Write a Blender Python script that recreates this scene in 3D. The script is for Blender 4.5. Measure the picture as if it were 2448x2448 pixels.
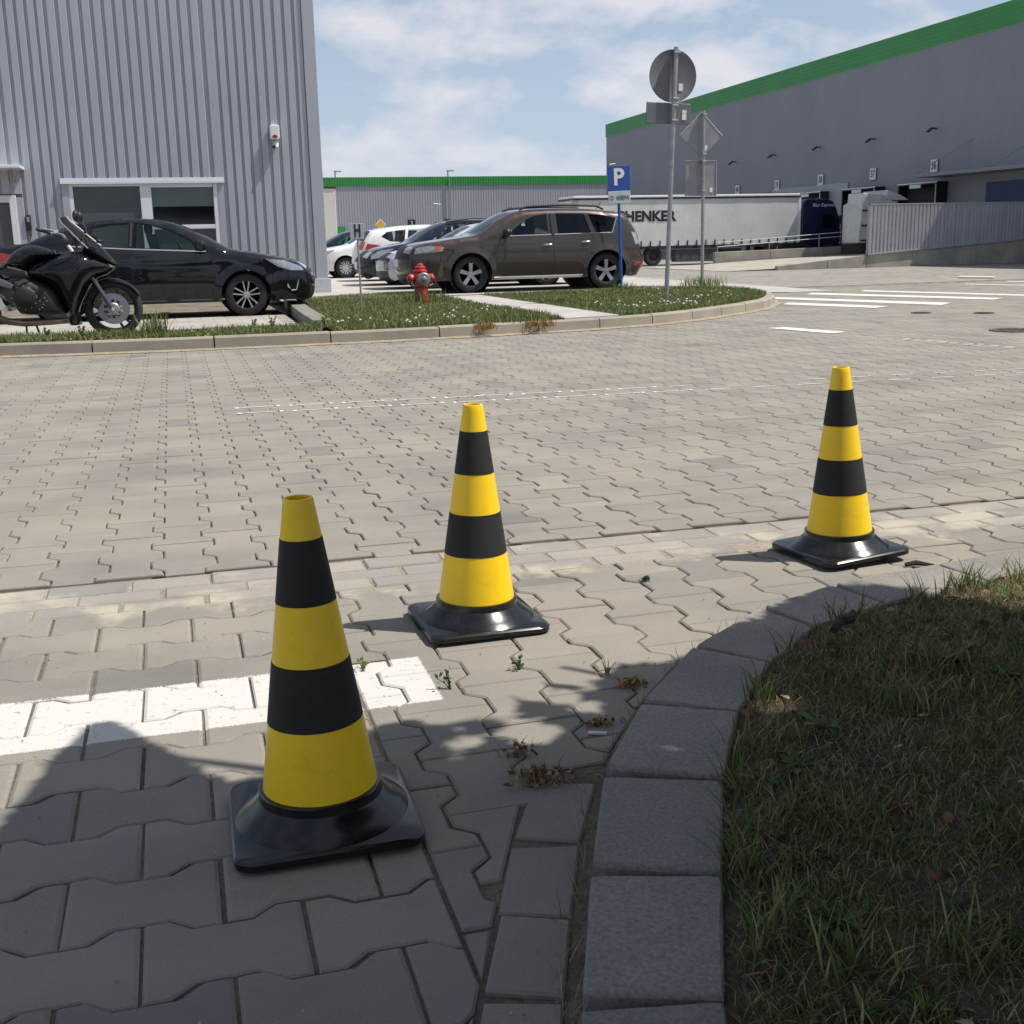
import bpy, bmesh, math, random
import numpy as np
from mathutils import Vector, Matrix
from mathutils.geometry import delaunay_2d_cdt

random.seed(7)
RS = np.random.RandomState(7)
scene = bpy.context.scene
C = scene.collection
for o in list(bpy.data.objects):
    bpy.data.objects.remove(o)

# ------------------------------------------------------------------ camera
cam_data = bpy.data.cameras.new('camera')
cam_data.sensor_width = 36.0
cam_data.lens = 41.5
cam_data.clip_end = 2000.0
cam_data.clip_start = 0.05
cam = bpy.data.objects.new('camera', cam_data)
C.objects.link(cam)
_R = Matrix(((0.96193, 0.08141, -0.26089), (-0.27246, 0.21080, -0.93879), (-0.02143, 0.97413, 0.22495)))
cam.matrix_world = Matrix.Translation((0, 0, 1.25)) @ _R.to_4x4()
scene.camera = cam

# ------------------------------------------------------------------ sky and sun
SUN = Vector((0.485, -0.148, 0.863)).normalized()
world = bpy.data.worlds.new('World')
scene.world = world
world.use_nodes = True
wn, wl = world.node_tree.nodes, world.node_tree.links
wn.clear()
w_out = wn.new('ShaderNodeOutputWorld')
w_bg = wn.new('ShaderNodeBackground')
w_bg.inputs['Strength'].default_value = 0.088
sky = wn.new('ShaderNodeTexSky')
sky.sky_type = 'NISHITA'
sky.sun_disc = False
sky.sun_elevation = math.asin(SUN.z)
sky.sun_rotation = math.atan2(SUN.x, SUN.y)
sky.altitude = 100
sky.air_density = 1.0
sky.dust_density = 1.3
sky.ozone_density = 1.0
# clouds: flat layer seen from below, looked up by view direction
tc = wn.new('ShaderNodeTexCoord')
sep = wn.new('ShaderNodeSeparateXYZ')
wl.new(tc.outputs['Generated'], sep.inputs[0])
def wmath(op, a, b=None):
    n = wn.new('ShaderNodeMath'); n.operation = op
    for i, v in enumerate((a, b)):
        if v is None: continue
        if isinstance(v, (int, float)): n.inputs[i].default_value = v
        else: wl.new(v, n.inputs[i])
    return n.outputs[0]
# two noises over the view direction: broad banks broken up into heaps
wmap = wn.new('ShaderNodeMapping')
wmap.inputs['Location'].default_value = (0.9, 3.3, 1.5)
wmap.inputs['Scale'].default_value = (1.0, 1.0, 2.1)
wl.new(tc.outputs['Generated'], wmap.inputs[0])
def wnoise(scale, detail, rough, dist):
    n = wn.new('ShaderNodeTexNoise')
    n.inputs['Scale'].default_value = scale; n.inputs['Detail'].default_value = detail
    n.inputs['Roughness'].default_value = rough; n.inputs['Distortion'].default_value = dist
    wl.new(wmap.outputs[0], n.inputs['Vector']); return n.outputs['Fac']
heap = wmath('ADD', wmath('MULTIPLY', wnoise(7.0, 12.0, 0.56, 0.12), 0.72), wmath('MULTIPLY', wnoise(2.2, 3.0, 0.5, 0.0), 0.28))
cr = wn.new('ShaderNodeValToRGB')
cr.color_ramp.elements[0].position = 0.495
cr.color_ramp.elements[0].color = (0, 0, 0, 1)
cr.color_ramp.elements[1].position = 0.605
cr.color_ramp.elements[1].color = (0.82, 0.82, 0.82, 1)
wl.new(heap, cr.inputs[0])
low = wmath('MULTIPLY', wmath('ADD', sep.outputs[2], 0.01), 11.0)
low = wmath('MINIMUM', wmath('MAXIMUM', low, 0.12), 1.0)
whaze = wn.new('ShaderNodeMixRGB')
whaze.inputs[0].default_value = 0.30
hz = wmath('MULTIPLY', wmath('POWER', wmath('SUBTRACT', 1.0, wmath('MAXIMUM', sep.outputs[2], 0.0)), 5.0), 0.75)
wl.new(wmath('ADD', hz, 0.16), whaze.inputs[0])
whaze.inputs[2].default_value = (5.7, 6.8, 8.7, 1)
wl.new(sky.outputs[0], whaze.inputs[1])
wmix = wn.new('ShaderNodeMixRGB')
wmix.inputs[2].default_value = (8.2, 8.05, 8.5, 1)
wl.new(wmath('MULTIPLY', cr.outputs[0], low), wmix.inputs[0])
wl.new(whaze.outputs[0], wmix.inputs[1])
wl.new(wmix.outputs[0], w_bg.inputs['Color'])
wl.new(w_bg.outputs[0], w_out.inputs[0])

sun_data = bpy.data.lights.new('sun', 'SUN')
sun_data.energy = 5.0
sun_data.angle = math.radians(0.53)
sun_data.color = (1.0, 0.95, 0.87)
sun = bpy.data.objects.new('sun', sun_data)
sun.rotation_euler = SUN.to_track_quat('Z', 'Y').to_euler()
sun.location = (12, -4, 22)
C.objects.link(sun)

scene.view_settings.view_transform = 'Standard'
scene.view_settings.look = 'None'
scene.view_settings.gamma = 1.0
scene.view_settings.exposure = 0.17
scene.view_settings.use_curve_mapping = False
scene.cycles.use_denoising = True
scene.cycles.max_bounces = 8
scene.cycles.transparent_max_bounces = 12
# ------------------------------------------------------------------ helpers
def tag(o, label=None, cat=None, group=None, kind=None):
    if label: o['label'] = label
    if cat: o['category'] = cat
    if group: o['group'] = group
    if kind: o['kind'] = kind
    return o

def empty(name, loc=(0, 0, 0), rz=0.0, scale=1.0):
    o = bpy.data.objects.new(name, None)
    o.location = loc
    o.rotation_euler = (0, 0, rz)
    o.scale = (scale, scale, scale)
    o.empty_display_size = 0.2
    C.objects.link(o)
    return o

def link_mesh(name, me, m, parent=None):
    o = bpy.data.objects.new(name, me)
    if m is not None and len(me.materials) == 0: me.materials.append(m)
    C.objects.link(o)
    if parent is not None: o.parent = parent
    return o

def mesh_np(name, v, f):
    me = bpy.data.meshes.new(name)
    me.from_pydata([tuple(p) for p in v], [], [tuple(q) for q in f])
    me.update()
    return me

def mesh_tri(name, V, T):
    """fast triangle / quad mesh from numpy arrays (all faces same size)"""
    V = np.asarray(V, np.float32); T = np.asarray(T, np.int32)
    n, k = T.shape
    me = bpy.data.meshes.new(name)
    me.vertices.add(len(V)); me.vertices.foreach_set('co', V.ravel())
    me.loops.add(n * k); me.loops.foreach_set('vertex_index', T.ravel())
    me.polygons.add(n)
    me.polygons.foreach_set('loop_start', np.arange(0, n * k, k, dtype=np.int32))
    me.polygons.foreach_set('loop_total', np.full(n, k, np.int32))
    me.update(calc_edges=True); me.validate(); me.shade_flat()
    return me

class MB:
    def __init__(s): s.v = []; s.f = []
    def add(s, v, f):
        b = len(s.v); s.v += [tuple(p) for p in v]; s.f += [tuple(b + i for i in q) for q in f]; return s
    def box(s, c, d, rz=0.0, M=None):
        x, y, z = (q / 2 for q in d)
        pts = [Vector((sx * x, sy * y, sz * z)) for sz in (-1, 1) for sy in (-1, 1) for sx in (-1, 1)]
        if M is not None: pts = [M @ p for p in pts]
        elif rz: pts = [Matrix.Rotation(rz, 3, 'Z') @ p for p in pts]
        c = Vector(c); pts = [p + c for p in pts]
        return s.add(pts, [(0, 2, 3, 1), (4, 5, 7, 6), (0, 1, 5, 4), (2, 6, 7, 3), (0, 4, 6, 2), (1, 3, 7, 5)])
    def tube(s, pts, r, n=10, caps=True):
        pts = [Vector(p) for p in pts]
        rs = r if isinstance(r, (list, tuple)) else [r] * len(pts)
        V = []; F = []
        for i, p in enumerate(pts):
            a = pts[max(i - 1, 0)]; b = pts[min(i + 1, len(pts) - 1)]
            d = (b - a).normalized()
            up = Vector((0, 0, 1)) if abs(d.z) < 0.9 else Vector((0, 1, 0))
            u = d.cross(up).normalized(); w = d.cross(u)
            for k in range(n):
                t = 2 * math.pi * k / n
                V.append(p + (u * math.cos(t) + w * math.sin(t)) * rs[i])
        for i in range(len(pts) - 1):
            for k in range(n):
                F.append((i * n + k, i * n + (k + 1) % n, (i + 1) * n + (k + 1) % n, (i + 1) * n + k))
        if caps:
            F.append(tuple(range(n - 1, -1, -1))); F.append(tuple((len(pts) - 1) * n + k for k in range(n)))
        return s.add(V, F)
    def lathe(s, prof, n=24, M=None, close=False, caps=True):
        V = []; F = []
        for (r, z) in prof:
            for k in range(n):
                t = 2 * math.pi * k / n
                V.append(Vector((r * math.cos(t), r * math.sin(t), z)))
        if M is not None: V = [M @ p for p in V]
        m = len(prof)
        for i in range(m if close else m - 1):
            j = (i + 1) % m
            for k in range(n):
                F.append((i * n + k, i * n + (k + 1) % n, j * n + (k + 1) % n, j * n + k))
        if not close and caps:
            if prof[0][0] > 1e-5: F.append(tuple(range(n - 1, -1, -1)))
            if prof[-1][0] > 1e-5: F.append(tuple((m - 1) * n + k for k in range(n)))
        return s.add(V, F)
    def prism(s, poly, fn, d0, d1):
        """poly 2-D, fn(u, v, d) -> 3-D"""
        n = len(poly)
        V = [fn(u, v, d0) for u, v in poly] + [fn(u, v, d1) for u, v in poly]
        F = [tuple(range(n)), tuple(range(2 * n - 1, n - 1, -1))] + [(i, (i + 1) % n, n + (i + 1) % n, n + i) for i in range(n)]
        return s.add(V, F)
    def build(s, name, m, parent=None, smooth=False, bevel=0.0, angle=35, seg=2):
        me = mesh_np(name, s.v, s.f)
        bm = bmesh.new(); bm.from_mesh(me)
        bmesh.ops.remove_doubles(bm, verts=bm.verts, dist=1e-5)
        bmesh.ops.recalc_face_normals(bm, faces=bm.faces)
        bm.to_mesh(me); bm.free()
        if smooth:
            me.shade_smooth(); me.set_sharp_from_angle(angle=math.radians(angle))
        o = link_mesh(name, me, m, parent)
        if bevel:
            b = o.modifiers.new('bevel', 'BEVEL'); b.width = bevel; b.segments = seg; b.limit_method = 'ANGLE'
        return o

XZ = lambda u, v, d: (u, d, v)
XY = lambda u, v, d: (u, v, d)
YZ = lambda u, v, d: (d, u, v)

def AX(p, axis):
    """matrix that puts lathe axis z along axis at p"""
    return Matrix.Translation(p) @ Vector(axis).to_track_quat('Z', 'Y').to_matrix().to_4x4()

def text_mesh(body, size, depth=0.002, bold=0.0, shear=0.0, space=1.0):
    cu = bpy.data.curves.new('lettering', 'FONT')
    cu.body = body; cu.size = size; cu.extrude = depth; cu.offset = bold; cu.shear = shear
    cu.align_x = 'CENTER'; cu.align_y = 'CENTER'; cu.space_character = space; cu.resolution_u = 4
    o = bpy.data.objects.new('lettering', cu); C.objects.link(o)
    bpy.context.view_layer.update()
    me = bpy.data.meshes.new_from_object(o.evaluated_get(bpy.context.evaluated_depsgraph_get()))
    bpy.data.objects.remove(o)
    return me

def text(body, size, m, parent, loc, rot, name='lettering', bold=0.0, shear=0.0, sx=1.0, space=1.0):
    me = text_mesh(body, size, 0.0015, bold, shear, space)
    me.materials.clear()
    o = link_mesh(name, me, m, parent)
    o.location = loc; o.rotation_euler = rot; o.scale = (sx, 1, 1)
    return o

FRONT = (math.pi / 2, 0, 0)          # reads from -Y
WEST = (math.pi / 2, 0, -math.pi / 2)   # on a wall that faces -X

# ------------------------------------------------------------------ materials
def _ramp(nt, fac, stops):
    r = nt.nodes.new('ShaderNodeValToRGB')
    els = r.color_ramp.elements
    while len(els) < len(stops): els.new(0.5)
    for e, (p, c) in zip(els, stops): e.position = p; e.color = (*c, 1)
    nt.links.new(fac, r.inputs[0])
    return r.outputs[0]

def _noise(nt, vec, scale, detail=4, rough=0.55, dist=0.0):
    n = nt.nodes.new('ShaderNodeTexNoise')
    n.inputs['Scale'].default_value = scale; n.inputs['Detail'].default_value = detail
    n.inputs['Roughness'].default_value = rough; n.inputs['Distortion'].default_value = dist
    nt.links.new(vec, n.inputs['Vector'])
    return n.outputs['Fac']

def _math(nt, op, a, b=None, c=None, clamp=False):
    n = nt.nodes.new('ShaderNodeMath'); n.operation = op; n.use_clamp = clamp
    for i, v in enumerate((a, b, c)):
        if v is None: continue
        if isinstance(v, (int, float)): n.inputs[i].default_value = v
        else: nt.links.new(v, n.inputs[i])
    return n.outputs[0]

def _mix(nt, fac, a, b, mode='MIX'):
    n = nt.nodes.new('ShaderNodeMixRGB'); n.blend_type = mode
    for i, v in enumerate((fac, a, b)):
        if isinstance(v, (int, float)): n.inputs[i].default_value = v if i == 0 else (v, v, v, 1)
        elif isinstance(v, tuple): n.inputs[i].default_value = (*v, 1)
        else: nt.links.new(v, n.inputs[i])
    return n.outputs[0]

def new_mat(name):
    m = bpy.data.materials.new(name); m.use_nodes = True
    nt = m.node_tree
    return m, nt, nt.nodes['Principled BSDF']

def pos(nt): return nt.nodes.new('ShaderNodeNewGeometry').outputs['Position']
def objco(nt): return nt.nodes.new('ShaderNodeTexCoord').outputs['Object']

def piece_random(nt):
    a = nt.nodes.new('ShaderNodeObjectInfo').outputs['Random']
    b = nt.nodes.new('ShaderNodeNewGeometry').outputs['Random Per Island']
    return _math(nt, 'FRACT', _math(nt, 'ADD', a, b))

def _bump(nt, b, h, strength, dist=0.01):
    n = nt.nodes.new('ShaderNodeBump')
    n.inputs['Strength'].default_value = strength; n.inputs['Distance'].default_value = dist
    nt.links.new(h, n.inputs['Height']); nt.links.new(n.outputs[0], b.inputs['Normal'])

def mat(name, col, rough=0.6, metal=0.0, var=0.12, scale=5.0, fine=0.0, fscale=90.0, bump=0.0, coat=0.0, spec=0.5, rnd=0.0, coord='pos', rvar=0.0):
    m, nt, b = new_mat(name)
    vec = pos(nt) if coord == 'pos' else objco(nt)
    n1 = _noise(nt, vec, scale)
    lo = tuple(c * (1 - var) for c in col); hi = tuple(min(c * (1 + var), 1) for c in col)
    c = _ramp(nt, n1, [(0.3, lo), (0.7, hi)])
    if fine:
        n2 = _noise(nt, vec, fscale, 2, 0.7)
        c = _mix(nt, 1.0, c, _ramp(nt, n2, [(0.3, (1 - fine,) * 3), (0.7, (1 + fine,) * 3)]), 'MULTIPLY')
        if bump: _bump(nt, b, n2, bump)
    if rnd:
        r = piece_random(nt)
        c = _mix(nt, 1.0, c, _ramp(nt, r, [(0.0, (1 - rnd,) * 3), (1.0, (1 + rnd,) * 3)]), 'MULTIPLY')
    nt.links.new(c, b.inputs['Base Color'])
    if rvar:
        nt.links.new(_math(nt, 'ADD', _math(nt, 'MULTIPLY', n1, rvar), rough - rvar / 2), b.inputs['Roughness'])
    else: b.inputs['Roughness'].default_value = rough
    b.inputs['Metallic'].default_value = metal
    b.inputs['Specular IOR Level'].default_value = spec
    if coat:
        b.inputs['Coat Weight'].default_value = coat; b.inputs['Coat Roughness'].default_value = 0.04
    return m

def glass_mat(name, tint, refl=0.9):
    m, nt, b = new_mat(name)
    nt.nodes.remove(b)
    out = nt.nodes['Material Output']
    t = nt.nodes.new('ShaderNodeBsdfTransparent'); t.inputs[0].default_value = (*tint, 1)
    g = nt.nodes.new('ShaderNodeBsdfGlossy'); g.inputs['Roughness'].default_value = 0.02
    g.inputs[0].default_value = (refl, refl, refl, 1)
    fr = nt.nodes.new('ShaderNodeFresnel'); fr.inputs[0].default_value = 1.5
    mx = nt.nodes.new('ShaderNodeMixShader')
    nt.links.new(fr.outputs[0], mx.inputs[0]); nt.links.new(t.outputs[0], mx.inputs[1]); nt.links.new(g.outputs[0], mx.inputs[2])
    nt.links.new(mx.outputs[0], out.inputs[0])
    return m

def paver_mat(name, tones, paint=None, sand=None, tint_noise=1.2, pieces=True, grain=240.0, gs=1.0):
    """concrete paver: tone per piece, speckle, stains; optional painted box and blown sand"""
    m, nt, b = new_mat(name)
    p = pos(nt)
    if pieces: c = _ramp(nt, piece_random(nt), tones)
    else: c = _ramp(nt, _noise(nt, p, 2.0), tones)
    big = _noise(nt, p, tint_noise, 5, 0.6)
    c = _mix(nt, 1.0, c, _ramp(nt, big, [(0.28, (0.80, 0.80, 0.81)), (0.48, (0.98, 0.975, 0.97)), (0.75, (1.12, 1.10, 1.06))]), 'MULTIPLY')
    sp = _noise(nt, p, grain, 3, 0.8)
    c = _mix(nt, 1.0, c, _ramp(nt, sp, [(0.28, (1 - .22 * gs,) * 3), (0.5, (1, 1, 1)), (0.74, (1 + .2 * gs, 1 + .19 * gs, 1 + .17 * gs))]), 'MULTIPLY')
    # soft tracks left by traffic along the road
    mpn = nt.nodes.new('ShaderNodeMapping'); mpn.inputs['Scale'].default_value = (0.16, 1.5, 1.0); nt.links.new(p, mpn.inputs[0])
    c = _mix(nt, 1.0, c, _ramp(nt, _noise(nt, mpn.outputs[0], 1.6, 5, 0.6), [(0.3, (0.87, 0.87, 0.88)), (0.55, (1.0, 1.0, 1.0)), (0.75, (1.07, 1.06, 1.04))]), 'MULTIPLY')
    st = _noise(nt, p, 7.0, 6, 0.65, 0.6)
    c = _mix(nt, _ramp(nt, st, [(0.60, (0, 0, 0)), (0.78, (0.35,) * 3)]), c, (0.16, 0.15, 0.135))
    xyz = nt.nodes.new('ShaderNodeSeparateXYZ'); nt.links.new(p, xyz.inputs[0])
    if sand:
        sx0, sy0, sy1 = sand
        ns = _noise(nt, p, 2.2, 6, 0.6)
        band = _math(nt, 'MULTIPLY', _math(nt, 'GREATER_THAN', xyz.outputs[1], sy0), _math(nt, 'LESS_THAN', xyz.outputs[1], sy1))
        fac = _math(nt, 'MULTIPLY', band, _math(nt, 'MULTIPLY', _math(nt, 'SUBTRACT', ns, 0.53), 9.0, clamp=True), clamp=True)
        c = _mix(nt, _math(nt, 'MULTIPLY', fac, 0.85), c, (0.43, 0.385, 0.31))
    if paint:
        x1, y0, y1 = paint
        wob = _math(nt, 'MULTIPLY', _math(nt, 'SUBTRACT', _noise(nt, p, 160.0, 3, .7), 0.5), 0.035)
        yy = _math(nt, 'ADD', xyz.outputs[1], wob); xx = _math(nt, 'ADD', xyz.outputs[0], wob)
        k = _math(nt, 'MULTIPLY', _math(nt, 'GREATER_THAN', yy, y0), _math(nt, 'LESS_THAN', yy, y1))
        k = _math(nt, 'MULTIPLY', k, _math(nt, 'LESS_THAN', xx, x1))
        wear = _ramp(nt, _noise(nt, p, 38.0, 5, 0.7), [(0.31, (0.0,) * 3), (0.40, (1,) * 3)])
        low = _math(nt, 'GREATER_THAN', xyz.outputs[2], -0.0125)
        k = _math(nt, 'MULTIPLY', _math(nt, 'MULTIPLY', k, wear), low)
        c = _mix(nt, _math(nt, 'MULTIPLY', k, 0.96), c, (0.56, 0.545, 0.51))
    nt.links.new(c, b.inputs['Base Color'])
    b.inputs['Roughness'].default_value = 0.88
    b.inputs['Specular IOR Level'].default_value = 0.25
    _bump(nt, b, sp, 0.35, 0.004)
    return m

def foliage_mat(name, stops, rough=0.55, trans=0.25, extra=None):
    m, nt, b = new_mat(name)
    c = _ramp(nt, piece_random(nt), stops)
    nt.links.new(c, b.inputs['Base Color'])
    b.inputs['Roughness'].default_value = rough
    b.inputs['Specular IOR Level'].default_value = 0.3
    if trans:
        out = nt.nodes['Material Output']
        t = nt.nodes.new('ShaderNodeBsdfTranslucent'); nt.links.new(c, t.inputs[0])
        mx = nt.nodes.new('ShaderNodeMixShader'); mx.inputs[0].default_value = trans
        nt.links.new(b.outputs[0], mx.inputs[1]); nt.links.new(t.outputs[0], mx.inputs[2])
        nt.links.new(mx.outputs[0], out.inputs[0])
    return m

def soil_mat(name, a, bcol, scale=3.0):
    m, nt, b = new_mat(name)
    p = pos(nt)
    c = _ramp(nt, _noise(nt, p, scale, 8, 0.7), [(0.35, a), (0.65, bcol)])
    f = _noise(nt, p, 60.0, 4, 0.8)
    c = _mix(nt, 1.0, c, _ramp(nt, f, [(0.3, (0.6,) * 3), (0.7, (1.35,) * 3)]), 'MULTIPLY')
    nt.links.new(c, b.inputs['Base Color']); b.inputs['Roughness'].default_value = 0.95
    b.inputs['Specular IOR Level'].default_value = 0.1
    _bump(nt, b, f, 0.8, 0.02)
    return m

MT = {}
TONES = [(0.0, (0.200, 0.190, 0.174)), (0.07, (0.242, 0.226, 0.198)), (0.5, (0.256, 0.238, 0.207)), (0.93, (0.269, 0.249, 0.216)), (1.0, (0.286, 0.264, 0.228))]
MT['paver'] = paver_mat('concrete paver', TONES)
MT['paver_apron'] = paver_mat('apron concrete paver', TONES, paint=(0.635, 3.045, 3.41), sand=(0, 4.05, 4.28))
MT['gutter'] = paver_mat('gutter brick', [(0.0, (0.25, 0.24, 0.22)), (0.5, (0.29, 0.27, 0.245)), (1.0, (0.33, 0.305, 0.27))], sand=(0, 4.0, 4.66))
MT['joint'] = soil_mat('joint sand', (0.13, 0.115, 0.095), (0.27, 0.235, 0.185), 2.0)
MT['joint_sand'] = soil_mat('pale joint sand', (0.27, 0.24, 0.195), (0.42, 0.37, 0.29), 3.0)
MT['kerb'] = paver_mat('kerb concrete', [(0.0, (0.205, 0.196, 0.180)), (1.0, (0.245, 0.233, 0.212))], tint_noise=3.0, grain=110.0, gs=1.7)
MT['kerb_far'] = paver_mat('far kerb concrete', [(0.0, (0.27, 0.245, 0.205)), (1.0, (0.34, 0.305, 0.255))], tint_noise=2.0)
MT['soil'] = soil_mat('dry soil', (0.055, 0.043, 0.032), (0.15, 0.125, 0.095))
MT['strip'] = soil_mat('dark strip soil', (0.045, 0.036, 0.028), (0.12, 0.10, 0.08), 4.0)
MT['turf'] = soil_mat('turf soil', (0.04, 0.055, 0.018), (0.085, 0.10, 0.04), 3.0)
MT['slab'] = mat('concrete slab', (0.38, 0.365, 0.335), 0.9, var=0.12, scale=1.5, fine=0.15, fscale=120, bump=0.2)
MT['concrete'] = mat('stained concrete', (0.34, 0.315, 0.27), 0.9, var=0.25, scale=1.2, fine=0.2, fscale=40, bump=0.2)
MT['paint_white'] = mat('white road paint', (0.62, 0.61, 0.58), 0.8, var=0.10, scale=6, fine=0.18, fscale=60)
MT['paint_worn'] = mat('worn road paint', (0.52, 0.505, 0.47), 0.85, var=0.22, scale=9, fine=0.3, fscale=70)
MT['steel_cast'] = mat('cast iron', (0.10, 0.095, 0.09), 0.7, 0.4, var=0.3, scale=20)
MT['black'] = mat('black plastic', (0.012, 0.012, 0.014), 0.5)
MT['rubber'] = mat('tyre rubber', (0.018, 0.018, 0.019), 0.8, var=0.2, scale=12)
MT['chrome'] = mat('chrome', (0.75, 0.76, 0.78), 0.12, 1.0, var=0.03)
MT['alloy'] = mat('alloy rim', (0.46, 0.46, 0.47), 0.35, 0.75, var=0.06)
MT['alloy_bright'] = mat('bright alloy rim', (0.62, 0.62, 0.63), 0.32, 0.6, var=0.05)
MT['steel'] = mat('galvanised steel', (0.36, 0.37, 0.38), 0.5, 0.7, var=0.15, scale=14, coord='obj')
MT['white'] = mat('white painted metal', (0.74, 0.75, 0.76), 0.45, var=0.05)
# ------------------------------------------------------------------ geometry helpers on the ground
CAM_R = np.array(_R); CAM_P = np.array((0, 0, 1.25))
def in_view(P, margin=1.0):
    q = (np.asarray(P, float) - CAM_P) @ CAM_R
    d = np.maximum(-q[..., 2], 1e-3); k = 1.1528 * 2
    return (-q[..., 2] > 0.2) & (np.abs(q[..., 0] / d * k) < margin) & (np.abs(q[..., 1] / d * k) < margin)

def catmull(pts, sub=8):
    P = np.array(pts, float); out = []
    Q = np.vstack([2 * P[0] - P[1], P, 2 * P[-1] - P[-2]])
    for i in range(1, len(Q) - 2):
        p0, p1, p2, p3 = Q[i - 1:i + 3]
        for t in np.linspace(0, 1, sub, endpoint=False):
            out.append(0.5 * (2 * p1 + (p2 - p0) * t + (2 * p0 - 5 * p1 + 4 * p2 - p3) * t * t + (3 * p1 - p0 - 3 * p2 + p3) * t ** 3))
    out.append(P[-1]); return np.array(out)

def dist_poly(P, line):
    P = np.atleast_2d(P)[:, None, :2]; A = line[None, :-1, :2]; B = line[None, 1:, :2]
    ab = B - A; t = np.clip(((P - A) * ab).sum(-1) / np.maximum((ab * ab).sum(-1), 1e-9), 0, 1)
    return np.sqrt((((A + ab * t[..., None]) - P) ** 2).sum(-1)).min(1)

def pip(P, poly):
    P = np.atleast_2d(P); x, y = P[:, 0], P[:, 1]; poly = np.asarray(poly); c = np.zeros(len(P), bool); j = len(poly) - 1
    for i in range(len(poly)):
        xi, yi = poly[i][:2]; xj, yj = poly[j][:2]
        if abs(yj - yi) > 1e-12:
            c ^= ((yi > y) != (yj > y)) & (x < (xj - xi) * (y - yi) / (yj - yi) + xi)
        j = i
    return c

def sheet(name, poly, z, m, zf=None, kind='structure'):
    me = mesh_np(name, [(x, y, zf(x, y) if zf else z) for x, y in poly], [tuple(range(len(poly)))])
    o = link_mesh(name, me, m); tag(o, kind=kind); return o

def inset(poly, d):
    """shrink a polygon; d may differ per edge (edge i runs from point i to i + 1)"""
    P = np.array(poly, float); n = len(P); out = []
    if not np.isscalar(d):
        for i in range(n):
            a, b, c = P[i - 1], P[i], P[(i + 1) % n]
            e1 = (b - a) / np.linalg.norm(b - a); e2 = (c - b) / np.linalg.norm(c - b)
            n1 = np.array((-e1[1], e1[0])); n2 = np.array((-e2[1], e2[0]))
            M_ = np.array([n1, n2]); out.append(b + np.linalg.solve(M_, (d[i - 1], d[i])) if abs(np.linalg.det(M_)) > .15 else b + n1 * d[i])
        return np.array(out)
    for i in range(n):
        a, b, c = P[i - 1], P[i], P[(i + 1) % n]
        e1 = (b - a) / np.linalg.norm(b - a); e2 = (c - b) / np.linalg.norm(c - b)
        n1 = np.array((-e1[1], e1[0])); n2 = np.array((-e2[1], e2[0])); s = n1 + n2
        out.append(b + s * d / max(0.35, s @ n1))
    return np.array(out)

def ishape(L, P, e, tr):
    w, q = P / 2 + e, P / 2 - e
    r = [(w, -L / 2), (w, -(L / 4 + tr)), (q, -(L / 4 - tr)), (q, L / 4 - tr), (w, L / 4 + tr), (w, L / 2)]
    return r + [(-x, y) for x, y in reversed(r)]

QT = [(0, 1, 10, 11), (1, 2, 9, 10), (2, 3, 8, 9), (3, 4, 7, 8), (4, 5, 6, 7)]
def paver_template(L, P, e, tr, g=0.0035, ch=0.010, depth=0.03, ge=0.0035, ce=0.010):
    """g, ch: gap and chamfer on the waved sides; ge, ce: on the two straight ends"""
    base = ishape(L, P, e, tr)
    gl = [g] * 12; tl = [g + ch] * 12
    for i in (5, 11): gl[i] = ge; tl[i] = ge + ce
    o = inset(base, gl); t = inset(base, tl)
    V = [(x, y, 0) for x, y in t] + [(x, y, -0.0045) for x, y in o] + [(x, y, -depth) for x, y in o]
    F = list(QT)
    for i in range(12):
        j = (i + 1) % 12
        F += [(12 + i, 12 + j, j, i), (24 + i, 24 + j, 12 + j, 12 + i)]
    return np.array(V), np.array(F)

def pieces_mesh(name, V, F, centers, rot=0.0, tilt=0.0014, dz=0.0008, rs=RS):
    n = len(centers); k = len(V); c, s = math.cos(rot), math.sin(rot)
    B = np.column_stack([V[:, 0] * c - V[:, 1] * s, V[:, 0] * s + V[:, 1] * c, V[:, 2]])
    A = np.repeat(B[None], n, 0)
    tx = rs.normal(0, tilt, (n, 1)); ty = rs.normal(0, tilt, (n, 1))
    A[:, :, 2] += A[:, :, 0] * tx + A[:, :, 1] * ty + rs.normal(0, dz, (n, 1))
    A[:, :, :2] += np.asarray(centers)[:, None, :2] + rs.normal(0, 0.0012, (n, 1, 2))
    T = (F[None] + (np.arange(n) * k)[:, None, None]).reshape(-1, 4)
    return A, T

# ------------------------------------------------------------------ ground and paving sheets
MT['far_paving'] = None
def far_paving_mat():
    m, nt, b = new_mat('far paving')
    p = pos(nt)
    mp = nt.nodes.new('ShaderNodeMapping'); mp.inputs['Rotation'].default_value = (0, 0, math.pi / 2)
    nt.links.new(p, mp.inputs[0])
    br = nt.nodes.new('ShaderNodeTexBrick')
    br.inputs['Color1'].default_value = (0.225, 0.214, 0.198, 1); br.inputs['Color2'].default_value = (0.30, 0.284, 0.258, 1)
    br.inputs['Mortar'].default_value = (0.19, 0.175, 0.155, 1)
    br.inputs['Scale'].default_value = 1.0; br.inputs['Mortar Size'].default_value = 0.012
    br.inputs['Brick Width'].default_value = 0.325; br.inputs['Row Height'].default_value = 0.2085
    nt.links.new(mp.outputs[0], br.inputs['Vector'])
    n = _noise(nt, p, 0.35, 6, 0.6)
    c = _mix(nt, 1.0, br.outputs[0], _ramp(nt, n, [(0.3, (0.88,) * 3), (0.7, (1.10, 1.09, 1.06))]), 'MULTIPLY')
    nt.links.new(c, b.inputs['Base Color']); b.inputs['Roughness'].default_value = 0.9
    b.inputs['Specular IOR Level'].default_value = 0.2
    return m
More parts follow.
